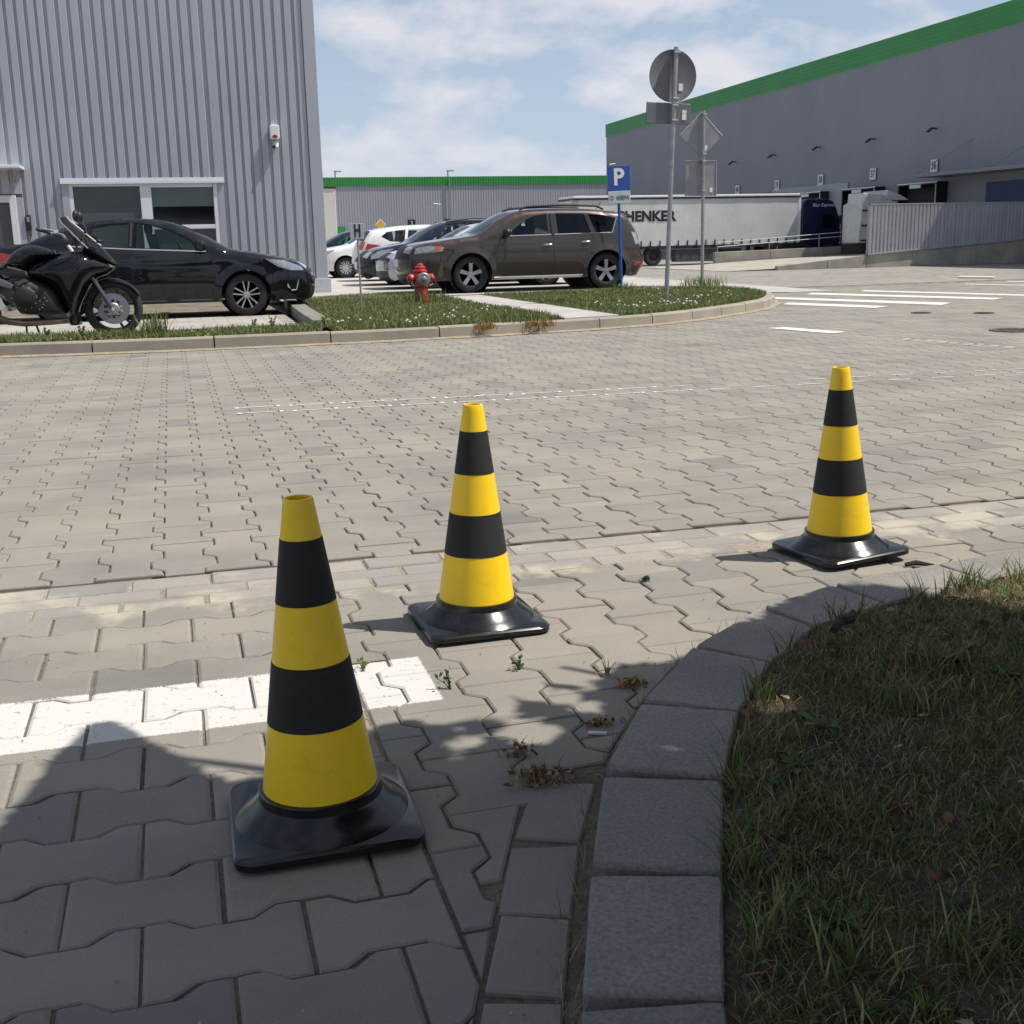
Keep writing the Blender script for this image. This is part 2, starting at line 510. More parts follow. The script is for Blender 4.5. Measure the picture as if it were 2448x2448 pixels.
MT['far_paving'] = far_paving_mat()

def yard_z(x, y):
    """yard is a little higher on the left and runs down to the road on the right"""
    t = min(max((13.0 - x) / 3.5, 0), 1); return 0.006 + 0.194 * t * t * (3 - 2 * t)

def ground():
    v = [(-500, -500, -.03), (700, -500, -.03), (700, 900, -.03), (-500, 900, -.03)]
    o = link_mesh('ground', mesh_np('ground', v, [(0, 1, 2, 3)]), MT['far_paving']); tag(o, kind='structure')
ground()

# ---- road pavement: interlocking pavers laid in columns away from the camera
PX, LY, Y0 = 0.2085, 0.325, 4.632
KF = catmull([(-9, 15.75), (-6, 15.6), (-2.06, 15.36), (-1.0, 15.22), (0.47, 15.12), (1.9, 15.14), (3.24, 15.24), (5.48, 15.62), (6.93, 16.15), (8.17, 17.05), (9.67, 18.45), (10.75, 20.1), (11.2, 21.4), (11.25, 22.4), (10.9, 23.5), (10.2, 24.3)], 10)
KF_poly = np.vstack([KF, [(10.2, 40), (-9, 40)]])
road = sheet('road_pavement', [(-8, Y0), (24, Y0), (30, 26.0), (-8, 26.0)], -0.0115, MT['joint'])
TV, TF = paver_template(LY, PX, 0.025, 0.024, .0032, .0055, ge=.0006, ce=.002)
cs = []
for k in range(-24, 120):
    xc = -0.153 + PX * (k + 0.5)
    ph = 0.1625 if k % 2 else 0.0
    for j in range(-1, 62):
        yc = 4.825 + ph + LY * (j + 0.5)
        if yc < Y0 + 0.03 or yc > 25.3: continue
        cs.append((xc, yc, 0))
cs = np.array(cs)
seen = in_view(cs, 1.03)[:, None]; cs = np.hstack([cs, seen]); cs = cs[in_view(cs[:, :3], 1.5)]
cs = cs[~(pip(cs[:, :2], KF_poly) & (dist_poly(cs[:, :2], KF) > 0.35))]
def clampY(A, y0, flat=True):
    A[:, :, 1] = np.maximum(A[:, :, 1], y0); return A
order = np.argsort(np.hypot(cs[:, 0], cs[:, 1]) + 1000 * (cs[:, 3] < .5))
cs = cs[:, :3]
near, far = cs[order[:300]], cs[order[300:]]
A, T = pieces_mesh('p', TV, TF, far)
A = clampY(A, Y0)
po = link_mesh('far_paver', mesh_tri('far_paver', A.reshape(-1, 3), T), MT['paver'], road); tag(po, kind='stuff')
paver_me = mesh_tri('paver', TV, TF); paver_me.materials.append(MT['paver'])
def paver_objs(centers, me, parent, rot=0.0):
    for c in centers:
        o = bpy.data.objects.new('paver', me); C.objects.link(o); o.parent = parent
        o.location = (c[0] + random.gauss(0, .001), c[1] + random.gauss(0, .001), random.gauss(0, .0011))
        o.rotation_euler = (random.gauss(0, .0025), random.gauss(0, .0025), rot + random.gauss(0, .003))
cut = near[near[:, 1] - LY / 2 < Y0]
paver_objs(near[near[:, 1] - LY / 2 >= Y0], paver_me, road)
for yv in np.unique(np.round(cut[:, 1], 3)):                        # edge pieces sawn off along the gutter
    Vc = TV.copy(); Vc[:, 1] = np.maximum(Vc[:, 1], Y0 + 0.002 - yv)
    mc = mesh_tri('paver', Vc, TF); mc.materials.append(MT['paver'])
    paver_objs(cut[np.abs(cut[:, 1] - yv) < 0.01], mc, road)

# ---- gutter: three courses of plain bricks
gutter = sheet('gutter_strip', [(-8, 4.214), (24, 4.21), (24, Y0), (-8, Y0)], -0.0065, MT['joint_sand'])
def brick_me(name, lx, ly, m, ch=0.006):
    V = [(sx * (lx / 2 - ch), sy * (ly / 2 - ch), 0) for sx, sy in ((-1, -1), (1, -1), (1, 1), (-1, 1))]
    V += [(sx * lx / 2, sy * ly / 2, -0.006) for sx, sy in ((-1, -1), (1, -1), (1, 1), (-1, 1))]
    V += [(sx * lx / 2, sy * ly / 2, -0.03) for sx, sy in ((-1, -1), (1, -1), (1, 1), (-1, 1))]
    F = [(0, 1, 2, 3)] + [(4 + i, 4 + (i + 1) % 4, (i + 1) % 4, i) for i in range(4)] + [(8 + i, 8 + (i + 1) % 4, 4 + (i + 1) % 4, 4 + i) for i in range(4)]
    me = mesh_np(name, V, F); me.materials.append(m); return me
gb = brick_me('brick', 0.288, 0.122, MT['gutter'])
gbw = brick_me('brick', 0.288, 0.142, MT['gutter'])
for row, (yc, x0, me_) in enumerate(((4.545, -0.55, gbw), (4.402, -0.43, gb), (4.277, -0.57, gb))):
    for k in range(-6, 24):
        xc = x0 + 0.30 * (k + 0.5)
        if not in_view((xc, yc, 0), 1.7): continue
        o = bpy.data.objects.new('brick', me_); C.objects.link(o); o.parent = gutter
        o.location = (xc + random.gauss(0, .003), yc + random.gauss(0, .001), -0.002 + random.gauss(0, .0015))
        o.rotation_euler = (random.gauss(0, .01), random.gauss(0, .006), random.gauss(0, .006))

# ---- near kerb
KR = [(0.10, 0.55), (0.30, 1.0), (0.42, 1.27), (0.53, 1.56), (0.68, 1.94), (0.85, 2.33), (1.09, 2.70), (1.41, 3.08), (1.79, 3.38), (2.17, 3.56), (2.70, 3.72), (3.25, 3.82), (3.85, 3.90), (4.6, 3.95)]
KL = [(0.33, 0.45), (0.52, 0.91), (0.63, 1.20), (0.75, 1.50), (0.91, 1.84), (1.09, 2.21), (1.30, 2.56), (1.56, 2.88), (1.85, 3.14), (2.21, 3.30), (2.74, 3.48), (3.28, 3.58), (3.87, 3.66), (4.6, 3.71)]
KZ = [.075, .075, .075, .075, .075, .072, .066, .060, .052, .040, .022, .012, .010, .010]
KRc, KLc = np.array(KR), np.array(KL)

# ---- apron: pavers laid crosswise on the left, lengthwise on the right, a border course along the kerb
apron = sheet('apron_pavement', [(-3, 0.3), (0.12, 0.3)] + [tuple(0.5 * (a + b)) for a, b in zip(KRc, KLc)] + [(4.6, 4.21), (-3, 4.21)], -0.0085, MT['joint'])
def clip_poly(poly, a, nrm):
    """keep side where (p - a).nrm >= 0"""
    out = []; n = len(poly)
    for i in range(n):
        p, q = np.array(poly[i]), np.array(poly[(i + 1) % n])
        dp, dq = (p - a) @ nrm, (q - a) @ nrm
        if dp >= 0: out.append(tuple(p))
        if (dp >= 0) != (dq >= 0): out.append(tuple(p + (q - p) * dp / (dp - dq)))
    return out
def clean(poly, eps=0.006):
    out = []
    for p in poly:
        if not out or np.hypot(p[0] - out[-1][0], p[1] - out[-1][1]) > eps: out.append(p)
    if len(out) > 1 and np.hypot(out[0][0] - out[-1][0], out[0][1] - out[-1][1]) < eps: out.pop()
    return out
def area(poly):
    p = np.array(poly); x, y = p[:, 0], p[:, 1]; return 0.5 * np.sum(x * np.roll(y, -1) - np.roll(x, -1) * y)
def poly_piece(name, poly, m, parent, g=0.0035, ch=0.005, jitter=0.006):
    poly = clean(poly)
    if len(poly) < 3 or area(poly) < 0.004: return None
    c = np.mean(poly, 0); P = [tuple(np.array(p) - c) for p in poly]
    try: o_ = inset(P, g); t_ = inset(P, g + ch)
    except Exception: return None
    n = len(P)
    V = [(x, y, 0) for x, y in t_] + [(x, y, -0.0045) for x, y in o_] + [(x, y, -0.03) for x, y in o_]
    F = [tuple(range(n))] + [(n + i, n + (i + 1) % n, (i + 1) % n, i) for i in range(n)] + [(2 * n + i, 2 * n + (i + 1) % n, n + (i + 1) % n, n + i) for i in range(n)]
    o = link_mesh(name, mesh_np(name, V, F), m, parent)
    o.location = (c[0], c[1], random.gauss(0, .002)); o.rotation_euler = (random.gauss(0, jitter), random.gauss(0, jitter), 0)
    return o
# border course: offset from the kerb
def off_line(d):
    out = []
    for i in range(len(KRc)):
        a = KRc[max(i - 1, 0)]; b = KRc[min(i + 1, len(KRc) - 1)]
        t = (b - a) / np.linalg.norm(b - a); out.append(KRc[i] + np.array((-t[1], t[0])) * d)
    return np.array(out)
B0, B1 = catmull(off_line(0.030), 12), catmull(off_line(0.175), 12)
BS = np.concatenate([[0], np.cumsum(np.linalg.norm(np.diff(B1, axis=0), axis=1))])
def at_s(line, s): return np.array((np.interp(s, BS, line[:, 0]), np.interp(s, BS, line[:, 1])))
s = 0.15
while s < BS[-1] - 0.4 and at_s(B1, s)[1] < 2.45:
    e = s + 0.27 + random.uniform(-.04, .05); jw = random.uniform(-.02, .01)
    poly = [at_s(B0, s + .004), at_s(B0, e - .004), at_s(B1, e - random.uniform(0, .02)) + jw, at_s(B1, s + random.uniform(0, .02)) + jw * .4]
    if area(poly) < 0: poly = poly[::-1]
    if in_view((*poly[0], 0), 1.3): poly_piece('paver', [tuple(p) for p in poly], MT['paver_apron'], apron)
    s = e
def cut_against_kerb(poly):
    """trim a piece at the border course (near part) or at the kerb (far part)"""
    c = np.mean(poly, 0)
    line = B1 if c[1] < 2.52 else B0
    i = np.argmin(np.hypot(*(line - c).T)); i = min(max(i, 1), len(line) - 2)
    a, b = line[i - 1], line[i + 1]; t = (b - a) / np.linalg.norm(b - a); nrm = np.array((-t[1], t[0]))
    return clip_poly(poly, line[i] + nrm * 0.003, nrm)
TV3, TF3 = paver_template(0.30, 0.2135, 0.019, 0.022, .002, .0045, ge=.004, ce=.009)
TV2, TF2 = paver_template(0.30, 0.2085, 0.024, 0.022, .0035, .006, ge=.0015, ce=.004)
apron_me = mesh_tri('paver', np.column_stack([TV3[:, 1], -TV3[:, 0], TV3[:, 2]]), TF3); apron_me.materials.append(MT['paver_apron'])
I2 = ishape(0.30, 0.2135, 0.019, 0.022); I3 = ishape(0.30, 0.2085, 0.024, 0.022)
for r in range(-4, 14):
    yc = 3.493 - 0.2135 * r
    xo = (-0.325 if r % 2 == 0 else -0.18) + 0.004 * r
    for k in range(-9, 4):
        xc = xo + 0.30 * (k + 0.5)
        poly = [(xc + y, yc - x) for x, y in I2]
        if not in_view([(p[0], p[1], 0) for p in poly], 1.6).any(): continue
        P = clip_poly(poly, np.array((0.414, 0)), np.array((-1, 0)))
        P = clip_poly(P, np.array((0, 4.212)), np.array((0, -1))) if P else P
        if len(P) < 3: continue
        before = abs(area(poly)); P2 = cut_against_kerb(P) if np.mean(P, 0)[1] < 2.6 else P
        if len(P2) < 3: continue
        if abs(abs(area(P2)) - before) < 1e-5: paver_objs([(xc, yc)], apron_me, apron)
        else: poly_piece('paver', P2 if area(P2) > 0 else P2[::-1], MT['paver_apron'], apron)
apron_me2 = mesh_tri('paver', TV2, TF2); apron_me2.materials.append(MT['paver_apron'])
for k in range(-1, 22):
    xc = 0.515 + 0.2085 * (k + 0.5)
    for j in range(-1, 12):
        yc = 1.62 + 0.30 * j + (0.15 if k % 2 else 0)
        poly = [(xc + x, yc + y) for x, y in I3]
        if not in_view([(p[0], p[1], 0) for p in poly], 1.5).any(): continue
        P = clip_poly(poly, np.array((0.418, 0)), np.array((1, 0)))
        P = clip_poly(P, np.array((0, 4.212)), np.array((0, -1))) if len(P) > 2 else P
        if len(P) < 3: continue
        P2 = cut_against_kerb(P)
        if len(P2) < 3: continue
        if abs(abs(area(P2)) - abs(area(poly))) < 1e-5: paver_objs([(xc, yc)], apron_me2, apron)
        else: poly_piece('paver', P2 if area(P2) > 0 else P2[::-1], MT['paver_apron'], apron)

kerb_near = empty('near_kerb'); tag(kerb_near, kind='structure')
for i in range(1, len(KR) - 1):
    a, b, c_, d = (np.array(q, float) for q in (KR[i], KR[i + 1], KL[i + 1], KL[i]))
    g1, g2 = (random.uniform(.014, .026), random.uniform(.002, .006)) if i < 9 else (0.006, 0.004)
    u1 = (b - a) / np.linalg.norm(b - a); u2 = (c_ - d) / np.linalg.norm(c_ - d)
    q = [a + u1 * g1, b - u1 * g1, c_ - u2 * g2, d + u2 * g2]
    za, zb = KZ[i], KZ[i + 1]
    if i > 3: za, zb = za + random.uniform(-.006, .006), zb + random.uniform(-.004, .004)
    zs = [za, zb, zb, za]
    mb = MB(); ns = 10 if i < 10 else 5
    # worn arrises: the rim of the top wanders a few millimetres, chips at the corners
    per = []
    for e in range(4):
        p, r_, z0, z1 = q[e], q[(e + 1) % 4], zs[e], zs[(e + 1) % 4]
        for t in np.arange(ns) / ns: per.append((*(p + (r_ - p) * t), z0 + (z1 - z0) * t))
    cen = np.mean([p[:2] for p in per], 0); m_ = len(per)
    def ringk(shrink, dz_, jit):
        out = []
        for j, p in enumerate(per):
            d_ = cen - np.array(p[:2]); d_ /= np.linalg.norm(d_); w_ = shrink + abs(random.gauss(0, jit)) + (jit * 2.5 if j % ns == 0 else 0)
            out.append((p[0] + d_[0] * w_, p[1] + d_[1] * w_, p[2] + dz_))
        return out
    R0 = [(p[0], p[1], -.06) for p in per]; R1 = ringk(.0, -.010, .0012); R2 = ringk(.003, -.003, .0016); R3 = ringk(.008, 0, .0016)
    Fk = [(r * m_ + j, r * m_ + (j + 1) % m_, (r + 1) * m_ + (j + 1) % m_, (r + 1) * m_ + j) for r in range(3) for j in range(m_)] + [tuple(3 * m_ + j for j in range(m_))]
    mb.add(R0 + R1 + R2 + R3, Fk)
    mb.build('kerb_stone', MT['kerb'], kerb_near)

# ---- near lawn
LC = np.array((6.2, -0.6))
KLs = catmull(KL, 8)
lawn_poly = np.vstack([KLs, [(7.5, 3.9), (8.0, -1.5), (0.5, -1.5)]])
def lawn_z(P):
    P = np.atleast_2d(P); d = dist_poly(P, KLs)
    edge = np.interp(P[:, 0], [a[0] for a in KL], [z for z in KZ])
    return edge - 0.018 + 0.085 * (1 - np.exp(-d / 0.7)) + 0.012 * np.sin(P[:, 0] * 5.1 + 1) * np.sin(P[:, 1] * 6.3) * np.minimum(d * 4, 1)
ts = np.concatenate([np.linspace(0, .25, 14), np.linspace(.3, 1, 8)])
G = np.array([[p + (LC - p) * t for t in ts] for p in KLs])
Zl = lawn_z(G.reshape(-1, 2))
nt_ = len(ts)
F = [(i * nt_ + j, i * nt_ + j + 1, (i + 1) * nt_ + j + 1, (i + 1) * nt_ + j) for i in range(len(KLs) - 1) for j in range(nt_ - 1)]
me = mesh_tri('near_lawn', np.column_stack([G.reshape(-1, 2), Zl]), F); me.shade_smooth()
lawn_near = link_mesh('near_lawn', me, MT['soil']); tag(lawn_near, kind='structure')

# ---- far kerb with separate stones
kerb_far = empty('far_kerb'); tag(kerb_far, kind='structure')
KFs = np.concatenate([[0], np.cumsum(np.linalg.norm(np.diff(KF, axis=0), axis=1))])
def kf(s): return np.array((np.interp(s, KFs, KF[:, 0]), np.interp(s, KFs, KF[:, 1])))
def kfn(s):
    a, b = kf(s - .05), kf(s + .05); t = (b - a) / np.linalg.norm(b - a); return np.array((-t[1], t[0]))
s0 = KFs[np.argmin(np.abs(KF[:, 0] + 1.02))]
joints = [s0 + 1.44 * k for k in range(-5, 5)]
while joints[-1] < KFs[-1] - 1.0: joints.append(joints[-1] + (0.98 if joints[-1] < KFs[-1] - 3.5 else 0.7))
for a, b in zip(joints[:-1], joints[1:]):
    if a < 0.1 or kf(a)[0] < -4.5: continue
    n = 5; g = 0.009; dz = random.uniform(-.005, .005)
    ss = np.linspace(a + g, b - g, n); V = []
    for s in ss:
        p, nr = kf(s), kfn(s)
        V += [(*p, -0.03), (*(p + nr * 0.012), 0.138 + dz), (*(p + nr * 0.03), 0.156 + dz), (*(p + nr * 0.17), 0.158 + dz), (*(p + nr * 0.17), 0.02)]
    Fk = []
    for i in range(n - 1):
        for k in range(4): Fk.append((i * 5 + k, (i + 1) * 5 + k, (i + 1) * 5 + k + 1, i * 5 + k + 1))
    Fk += [(0, 1, 2, 3, 4), tuple((n - 1) * 5 + k for k in (4, 3, 2, 1, 0))]
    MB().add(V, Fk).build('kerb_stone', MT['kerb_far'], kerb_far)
# sand drifted along the far kerb foot
V = []; Fk = []
ss = np.arange(1.5, KFs[-1] - 0.5, 0.12)
for i, s in enumerate(ss):
    p, nr = kf(s), kfn(s); w = 0.05 + 0.05 * abs(math.sin(s * 2.3)) + random.uniform(0, .03)
    V += [(*(p + nr * 0.004), 0.022), (*(p - nr * w), 0.004 + 0.002)]
    if i: Fk.append((2 * i - 2, 2 * i - 1, 2 * i + 1, 2 * i))
MT['sand'] = soil_mat('blown sand', (0.30, 0.25, 0.18), (0.42, 0.35, 0.26), 6.0)
o = link_mesh('kerb_sand', mesh_np('kerb_sand', V, Fk), MT['sand']); tag(o, kind='stuff')

# ---- parking bay on the left, its edging, soil strip, lawns, path, yard
strip_poly = [(-9, 15.75 + .17)] + [tuple(p + n_ * 0.165) for p, n_ in ((kf(s), kfn(s)) for s in np.arange(3, KFs[-1], .3)) if p[0] < 1.95] + [(1.95, 16.42), (-9, 17.1)]
sheet('soil_strip', strip_poly, 0.150, MT['strip'])
MT['park'] = paver_mat('parking pavers', [(0.3, (0.33, 0.315, 0.29)), (0.7, (0.40, 0.38, 0.345))], pieces=False)
parking = sheet('parking_pavement', [(-12, 16.3), (1.82, 16.3), (1.82, 26.8), (-12, 26.8)], 0.070, MT['joint'])
pm = brick_me('paver', 0.392, 0.192, MT['park'], 0.01)
for r in range(0, 22):
    for k in range(0, 15):
        xc = 1.60 - 0.40 * k - (0.2 if r % 2 else 0); yc = 16.62 + 0.2 * r
        if xc > 1.62 or not in_view((xc, yc, .08), 1.3): continue
        o = bpy.data.objects.new('paver', pm); C.objects.link(o); o.parent = parking; o.location = (xc, yc, 0.08 + random.gauss(0, .001))
edging = empty('parking_edging'); tag(edging, kind='structure')
for k in range(9):
    x1 = 1.80 - 1.0 * k; x0 = x1 - 0.99
    yl = lambda x: 16.43 - 0.03 * (x - 1.8) * 1.0
    V = [(x0, yl(x0), .05), (x1, yl(x1), .05), (x1, yl(x1) + .09, .05), (x0, yl(x0) + .09, .05), (x0, yl(x0), .178), (x1, yl(x1), .178), (x1, yl(x1) + .09, .178), (x0, yl(x0) + .09, .178)]
    MB().add(V, [(3, 2, 1, 0), (4, 5, 6, 7), (0, 1, 5, 4), (1, 2, 6, 5), (2, 3, 7, 6), (3, 0, 4, 7)]).build('edging_stone', MT['kerb'], edging, bevel=0.008)
ck = [(1.80, 16.5), (1.84, 18.4), (1.90, 20.3), (2.0, 22.2), (2.1, 24.2)]
bay_kerb = empty('bay_kerb'); tag(bay_kerb, kind='structure')
for (xa, ya), (xb, yb) in zip(ck[:-1], ck[1:]):
    w = 0.26; V = []
    for z in (0.04, 0.235):
        V += [(xa, ya + .01, z), (xa + w, ya + .01, z), (xb + w, yb - .01, z), (xb, yb - .01, z)]
    MB().add(V, [(3, 2, 1, 0), (4, 5, 6, 7), (0, 1, 5, 4), (1, 2, 6, 5), (2, 3, 7, 6), (3, 0, 4, 7)]).build('kerb_stone', MT['kerb'], bay_kerb, bevel=0.015)

kin = [tuple(p + n_ * 0.165) for p, n_ in ((kf(s), kfn(s)) for s in np.arange(3, KFs[-1] - .2, .25))]
lawnA = [(1.95, 16.42)] + [(1.95, 15.35)] + [p for p in kin if 1.97 < p[0] < 5.15 and p[1] < 17] + [(5.18, 15.75), (5.12, 20), (5.05, 24.4), (3.4, 25.0), (2.1, 24.6)]
lawnB = [(6.05, 16.05)] + [p for p in kin if p[0] > 6.1] + [(9.6, 24.3), (8.4, 24.0), (5.95, 23.5)]
for nm, pl in (('lawn', lawnA), ('lawn', lawnB)):
    c = np.mean(pl, 0)
    P = [(x, y, 0.150) for x, y in pl] + [(c[0] + (x - c[0]) * .7, c[1] + (y - c[1]) * .7, 0.185) for x, y in pl] + [(c[0], c[1], .19)]
    n = len(pl)
    me = mesh_np(nm, P, [(i, (i + 1) % n, n + (i + 1) % n, n + i) for i in range(n)] + [(n + i, n + (i + 1) % n, 2 * n) for i in range(n)])
    o = link_mesh(nm, me, MT['turf']); tag(o, kind='structure')
path = empty('path'); tag(path, kind='structure')
for k in range(7):
    y0, y1 = 15.78 + 1.22 * k, 15.78 + 1.22 * (k + 1) - 0.012
    f_ = lambda y: (5.19 - 0.012 * (y - 15.7), 6.08 - 0.016 * (y - 15.7))
    (a0, a1), (b0, b1) = f_(y0), f_(y1)
    sk = 0.18 if k == 0 else 0
    V = [(a0, y0 - .05, .1), (a1, y0 + sk, .1), (b1, y1, .1), (b0, y1, .1)]; V += [(x, y, .176) for x, y, z in V]
    MB().add(V, [(3, 2, 1, 0), (4, 5, 6, 7), (0, 1, 5, 4), (1, 2, 6, 5), (2, 3, 7, 6), (3, 0, 4, 7)]).build('path_slab', MT['slab'], path, bevel=0.006)
# yard sheet where the parked cars stand
xs = np.concatenate([[2.0], np.arange(3, 14.01, .5)]); ys = np.array([23.4, 30, 40, 60, 99])
V = [(x, y, yard_z(x, y) - 0.012 * (x < 10) * (y < 25)) for y in ys for x in xs]; n = len(xs)
me = mesh_np('yard', V, [(j * n + i, j * n + i + 1, (j + 1) * n + i + 1, (j + 1) * n + i) for j in range(len(ys) - 1) for i in range(n - 1)])
me.shade_smooth(); tag(link_mesh('yard', me, MT['slab']), kind='structure')

# ---- painted markings and covers
def marking(name, quads, m, z=0.006):
    v, f = [], []
    for q in quads:
        b = len(v); v += [(x, y, z) for x, y in q]; f.append(tuple(range(b, b + len(q))))
    tag(link_mesh(name, mesh_np(name, v, f), m), kind='structure')
marking('crossing_stripe', [[(10.92, 19.9), (11.71, 17.88), (11.26, 17.58), (10.56, 19.44)]], MT['paint_white'])
marking('crossing_stripe', [[(11.63, 21.8), (13.09, 18.09), (12.58, 17.63), (11.34, 21.16)]], MT['paint_white'])
marking('crossing_stripe', [[(13.1, 22.85), (14.7, 18.79), (14.25, 18.46), (12.66, 22.35)]], MT['paint_white'])
marking('crossing_stripe', [[(14.56, 23.17), (15.99, 19.0), (15.6, 18.6), (14.15, 22.7)]], MT['paint_worn'])
marking('crossing_stripe', [[(17.97, 24.29), (18.68, 21.8), (18.46, 21.5), (17.72, 24.02)]], MT['paint_worn'])
marking('road_marking', [[(20.84, 28.47), (21.23, 27.46), (20.89, 27.12), (20.5, 28.11)]], MT['paint_white'])
marking('road_marking', [[(19.56, 24.87), (20.1, 23.3), (19.8, 23.0), (19.27, 24.59)]], MT['paint_worn'])
marking('road_marking', [[(7.98, 14.62), (8.25, 13.48), (7.97, 13.40), (7.70, 14.61)]], MT['paint_white'])
q = []
for k in range(9):
    t0 = k / 9 + random.uniform(0, .02); t1 = t0 + random.uniform(.04, .09)
    for d in (-0.05, 0.04):
        A_ = np.array((8.24, 12.3)) + d; u = np.array((.38, -1.55))
        q.append([tuple(A_ + u * t0), tuple(A_ + u * t1), tuple(A_ + u * t1 + (.03, .02)), tuple(A_ + u * t0 + (.03, .02))])
marking('dashed_marking', q, MT['paint_white'])
q = []
for k in range(18):                     # paint left in the joints of every other column
    x = 0.43 + 0.417 * k; yy = 9.33 - 0.052 * (x - 0.45)
    for sgn in (-1, 1):
        if k > 4 and sgn > 0: x_ = x - 0.21 + 0.02
        else: x_ = x
        y_ = yy + sgn * 0.16; w = 0.011
        if k > 8 and random.random() < 0.15: continue
        L_ = 0.27 if k < 9 else 0.22
        q.append([(x_, y_ - w), (x_ + L_, y_ - w), (x_ + L_, y_ + w), (x_, y_ + w)])
        if k < 9:
            for xe in (x_ - .035, x_ + L_ + 0.012): q.append([(xe, y_ - w - .02), (xe + .03, y_ - w - .02), (xe + .03, y_ + w + .02), (xe, y_ + w + .02)])
marking('worn_line', q, MT['paint_white'], 0.0035)
def cover(x, y, r, nm):
    mb = MB(); mb.lathe([(0, 0.012), (r * .86, 0.012), (r * .88, 0.004), (r * .93, 0.004), (r * .95, 0.014), (r, 0.012), (r, 0.0)], 28, Matrix.Translation((x, y, 0)))
    for i in range(-3, 4):
        for j in range(-3, 4):
            if math.hypot(i, j) < 3.4: mb.box((x + i * r * .22, y + j * r * .22, 0.0135), (r * .13, r * .13, .004))
    o = mb.build('manhole_cover', MT['steel_cast']); return o
tag(cover(10.1, 12.65, 0.30, ''), 'large round iron manhole cover in the paving at the right edge', 'manhole cover', 'manhole covers')
tag(cover(11.12, 16.1, 0.15, ''), 'small iron cover in the paving, nearer the grass island', 'manhole cover', 'manhole covers')
tag(cover(11.83, 15.53, 0.15, ''), 'small iron cover in the paving, farther from the grass island', 'manhole cover', 'manhole covers')
# ------------------------------------------------------------------ buildings
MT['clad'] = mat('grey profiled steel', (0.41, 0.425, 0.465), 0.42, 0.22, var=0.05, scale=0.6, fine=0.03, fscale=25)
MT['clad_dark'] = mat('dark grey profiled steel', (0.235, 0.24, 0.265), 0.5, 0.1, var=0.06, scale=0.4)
MT['clad_far'] = mat('pale grey profiled steel', (0.36, 0.37, 0.40), 0.5, 0.15, var=0.05, scale=0.3)
MT['green'] = mat('green steel band', (0.035, 0.25, 0.055), 0.5, 0.0, var=0.08, scale=0.5)
MT['plinth'] = mat('light plinth render', (0.47, 0.485, 0.51), 0.8, var=0.08, scale=3, fine=0.1)
MT['frame_white'] = mat('white window frame', (0.74, 0.75, 0.77), 0.4, var=0.03)
MT['blind_dark'] = mat('dark blind', (0.075, 0.085, 0.085), 0.35, var=0.10, scale=4, spec=0.6)
MT['blind_green'] = mat('grey green blind', (0.115, 0.155, 0.140), 0.45, var=0.06, scale=4)
MT['pane_black'] = mat('black pane', (0.006, 0.007, 0.008), 0.06, var=0.1, spec=0.6)
MT['blue_door'] = mat('blue dock door', (0.022, 0.04, 0.12), 0.5)
MT['sign_white'] = mat('white plate', (0.72, 0.72, 0.70), 0.5, var=0.05, scale=20)
MT['ink'] = mat('black lettering', (0.012, 0.012, 0.013), 0.6)
MT['red_plastic'] = mat('red plastic', (0.30, 0.02, 0.015), 0.35)
MT['curtain'] = mat('white trailer curtain', (0.60, 0.605, 0.60), 0.55, var=0.07, scale=0.9, fine=0.05, fscale=6)
MT['cream'] = mat('cream trailer', (0.62, 0.60, 0.53), 0.6, var=0.05)
MT['blue_cab'] = mat('dark blue cab paint', (0.005, 0.008, 0.040), 0.35, coat=0.5)
MT['white_cab'] = mat('white cab paint', (0.50, 0.51, 0.50), 0.35, coat=0.4)
MT['chassis'] = mat('black chassis', (0.02, 0.02, 0.022), 0.7)
MT['grey_box'] = mat('grey side box', (0.06, 0.065, 0.075), 0.6)

def corrugated(name, p0, p1, zlo, zhi, pitch, depth, m, parent=None, groove=0.28, n_out=None):
    """profiled sheet along a line; zlo/zhi may be functions of the distance along it"""
    p0, p1 = np.array(p0, float), np.array(p1, float); L = np.linalg.norm(p1 - p0); u = (p1 - p0) / L
    nb = np.array(n_out if n_out is not None else (u[1], -u[0]))    # outward
    n = max(int(round(L / pitch)), 1); pw = L / n; V = []; F = []
    zl = zlo if callable(zlo) else (lambda s: zlo); zh = zhi if callable(zhi) else (lambda s: zhi)
    ss = []
    for k in range(n):
        s0 = k * pw; g = groove * pw
        ss += [(s0, 0), (s0 + g * .25, -depth), (s0 + g * .75, -depth), (s0 + g, 0)]
    ss.append((L, 0))
    for s_, d in ss:
        x, y = p0 + u * s_ + nb * d; V += [(x, y, zl(s_)), (x, y, zh(s_))]
    for i in range(len(ss) - 1): F.append((2 * i, 2 * i + 2, 2 * i + 3, 2 * i + 1))
    return MB().add(V, F).build(name, m, parent)

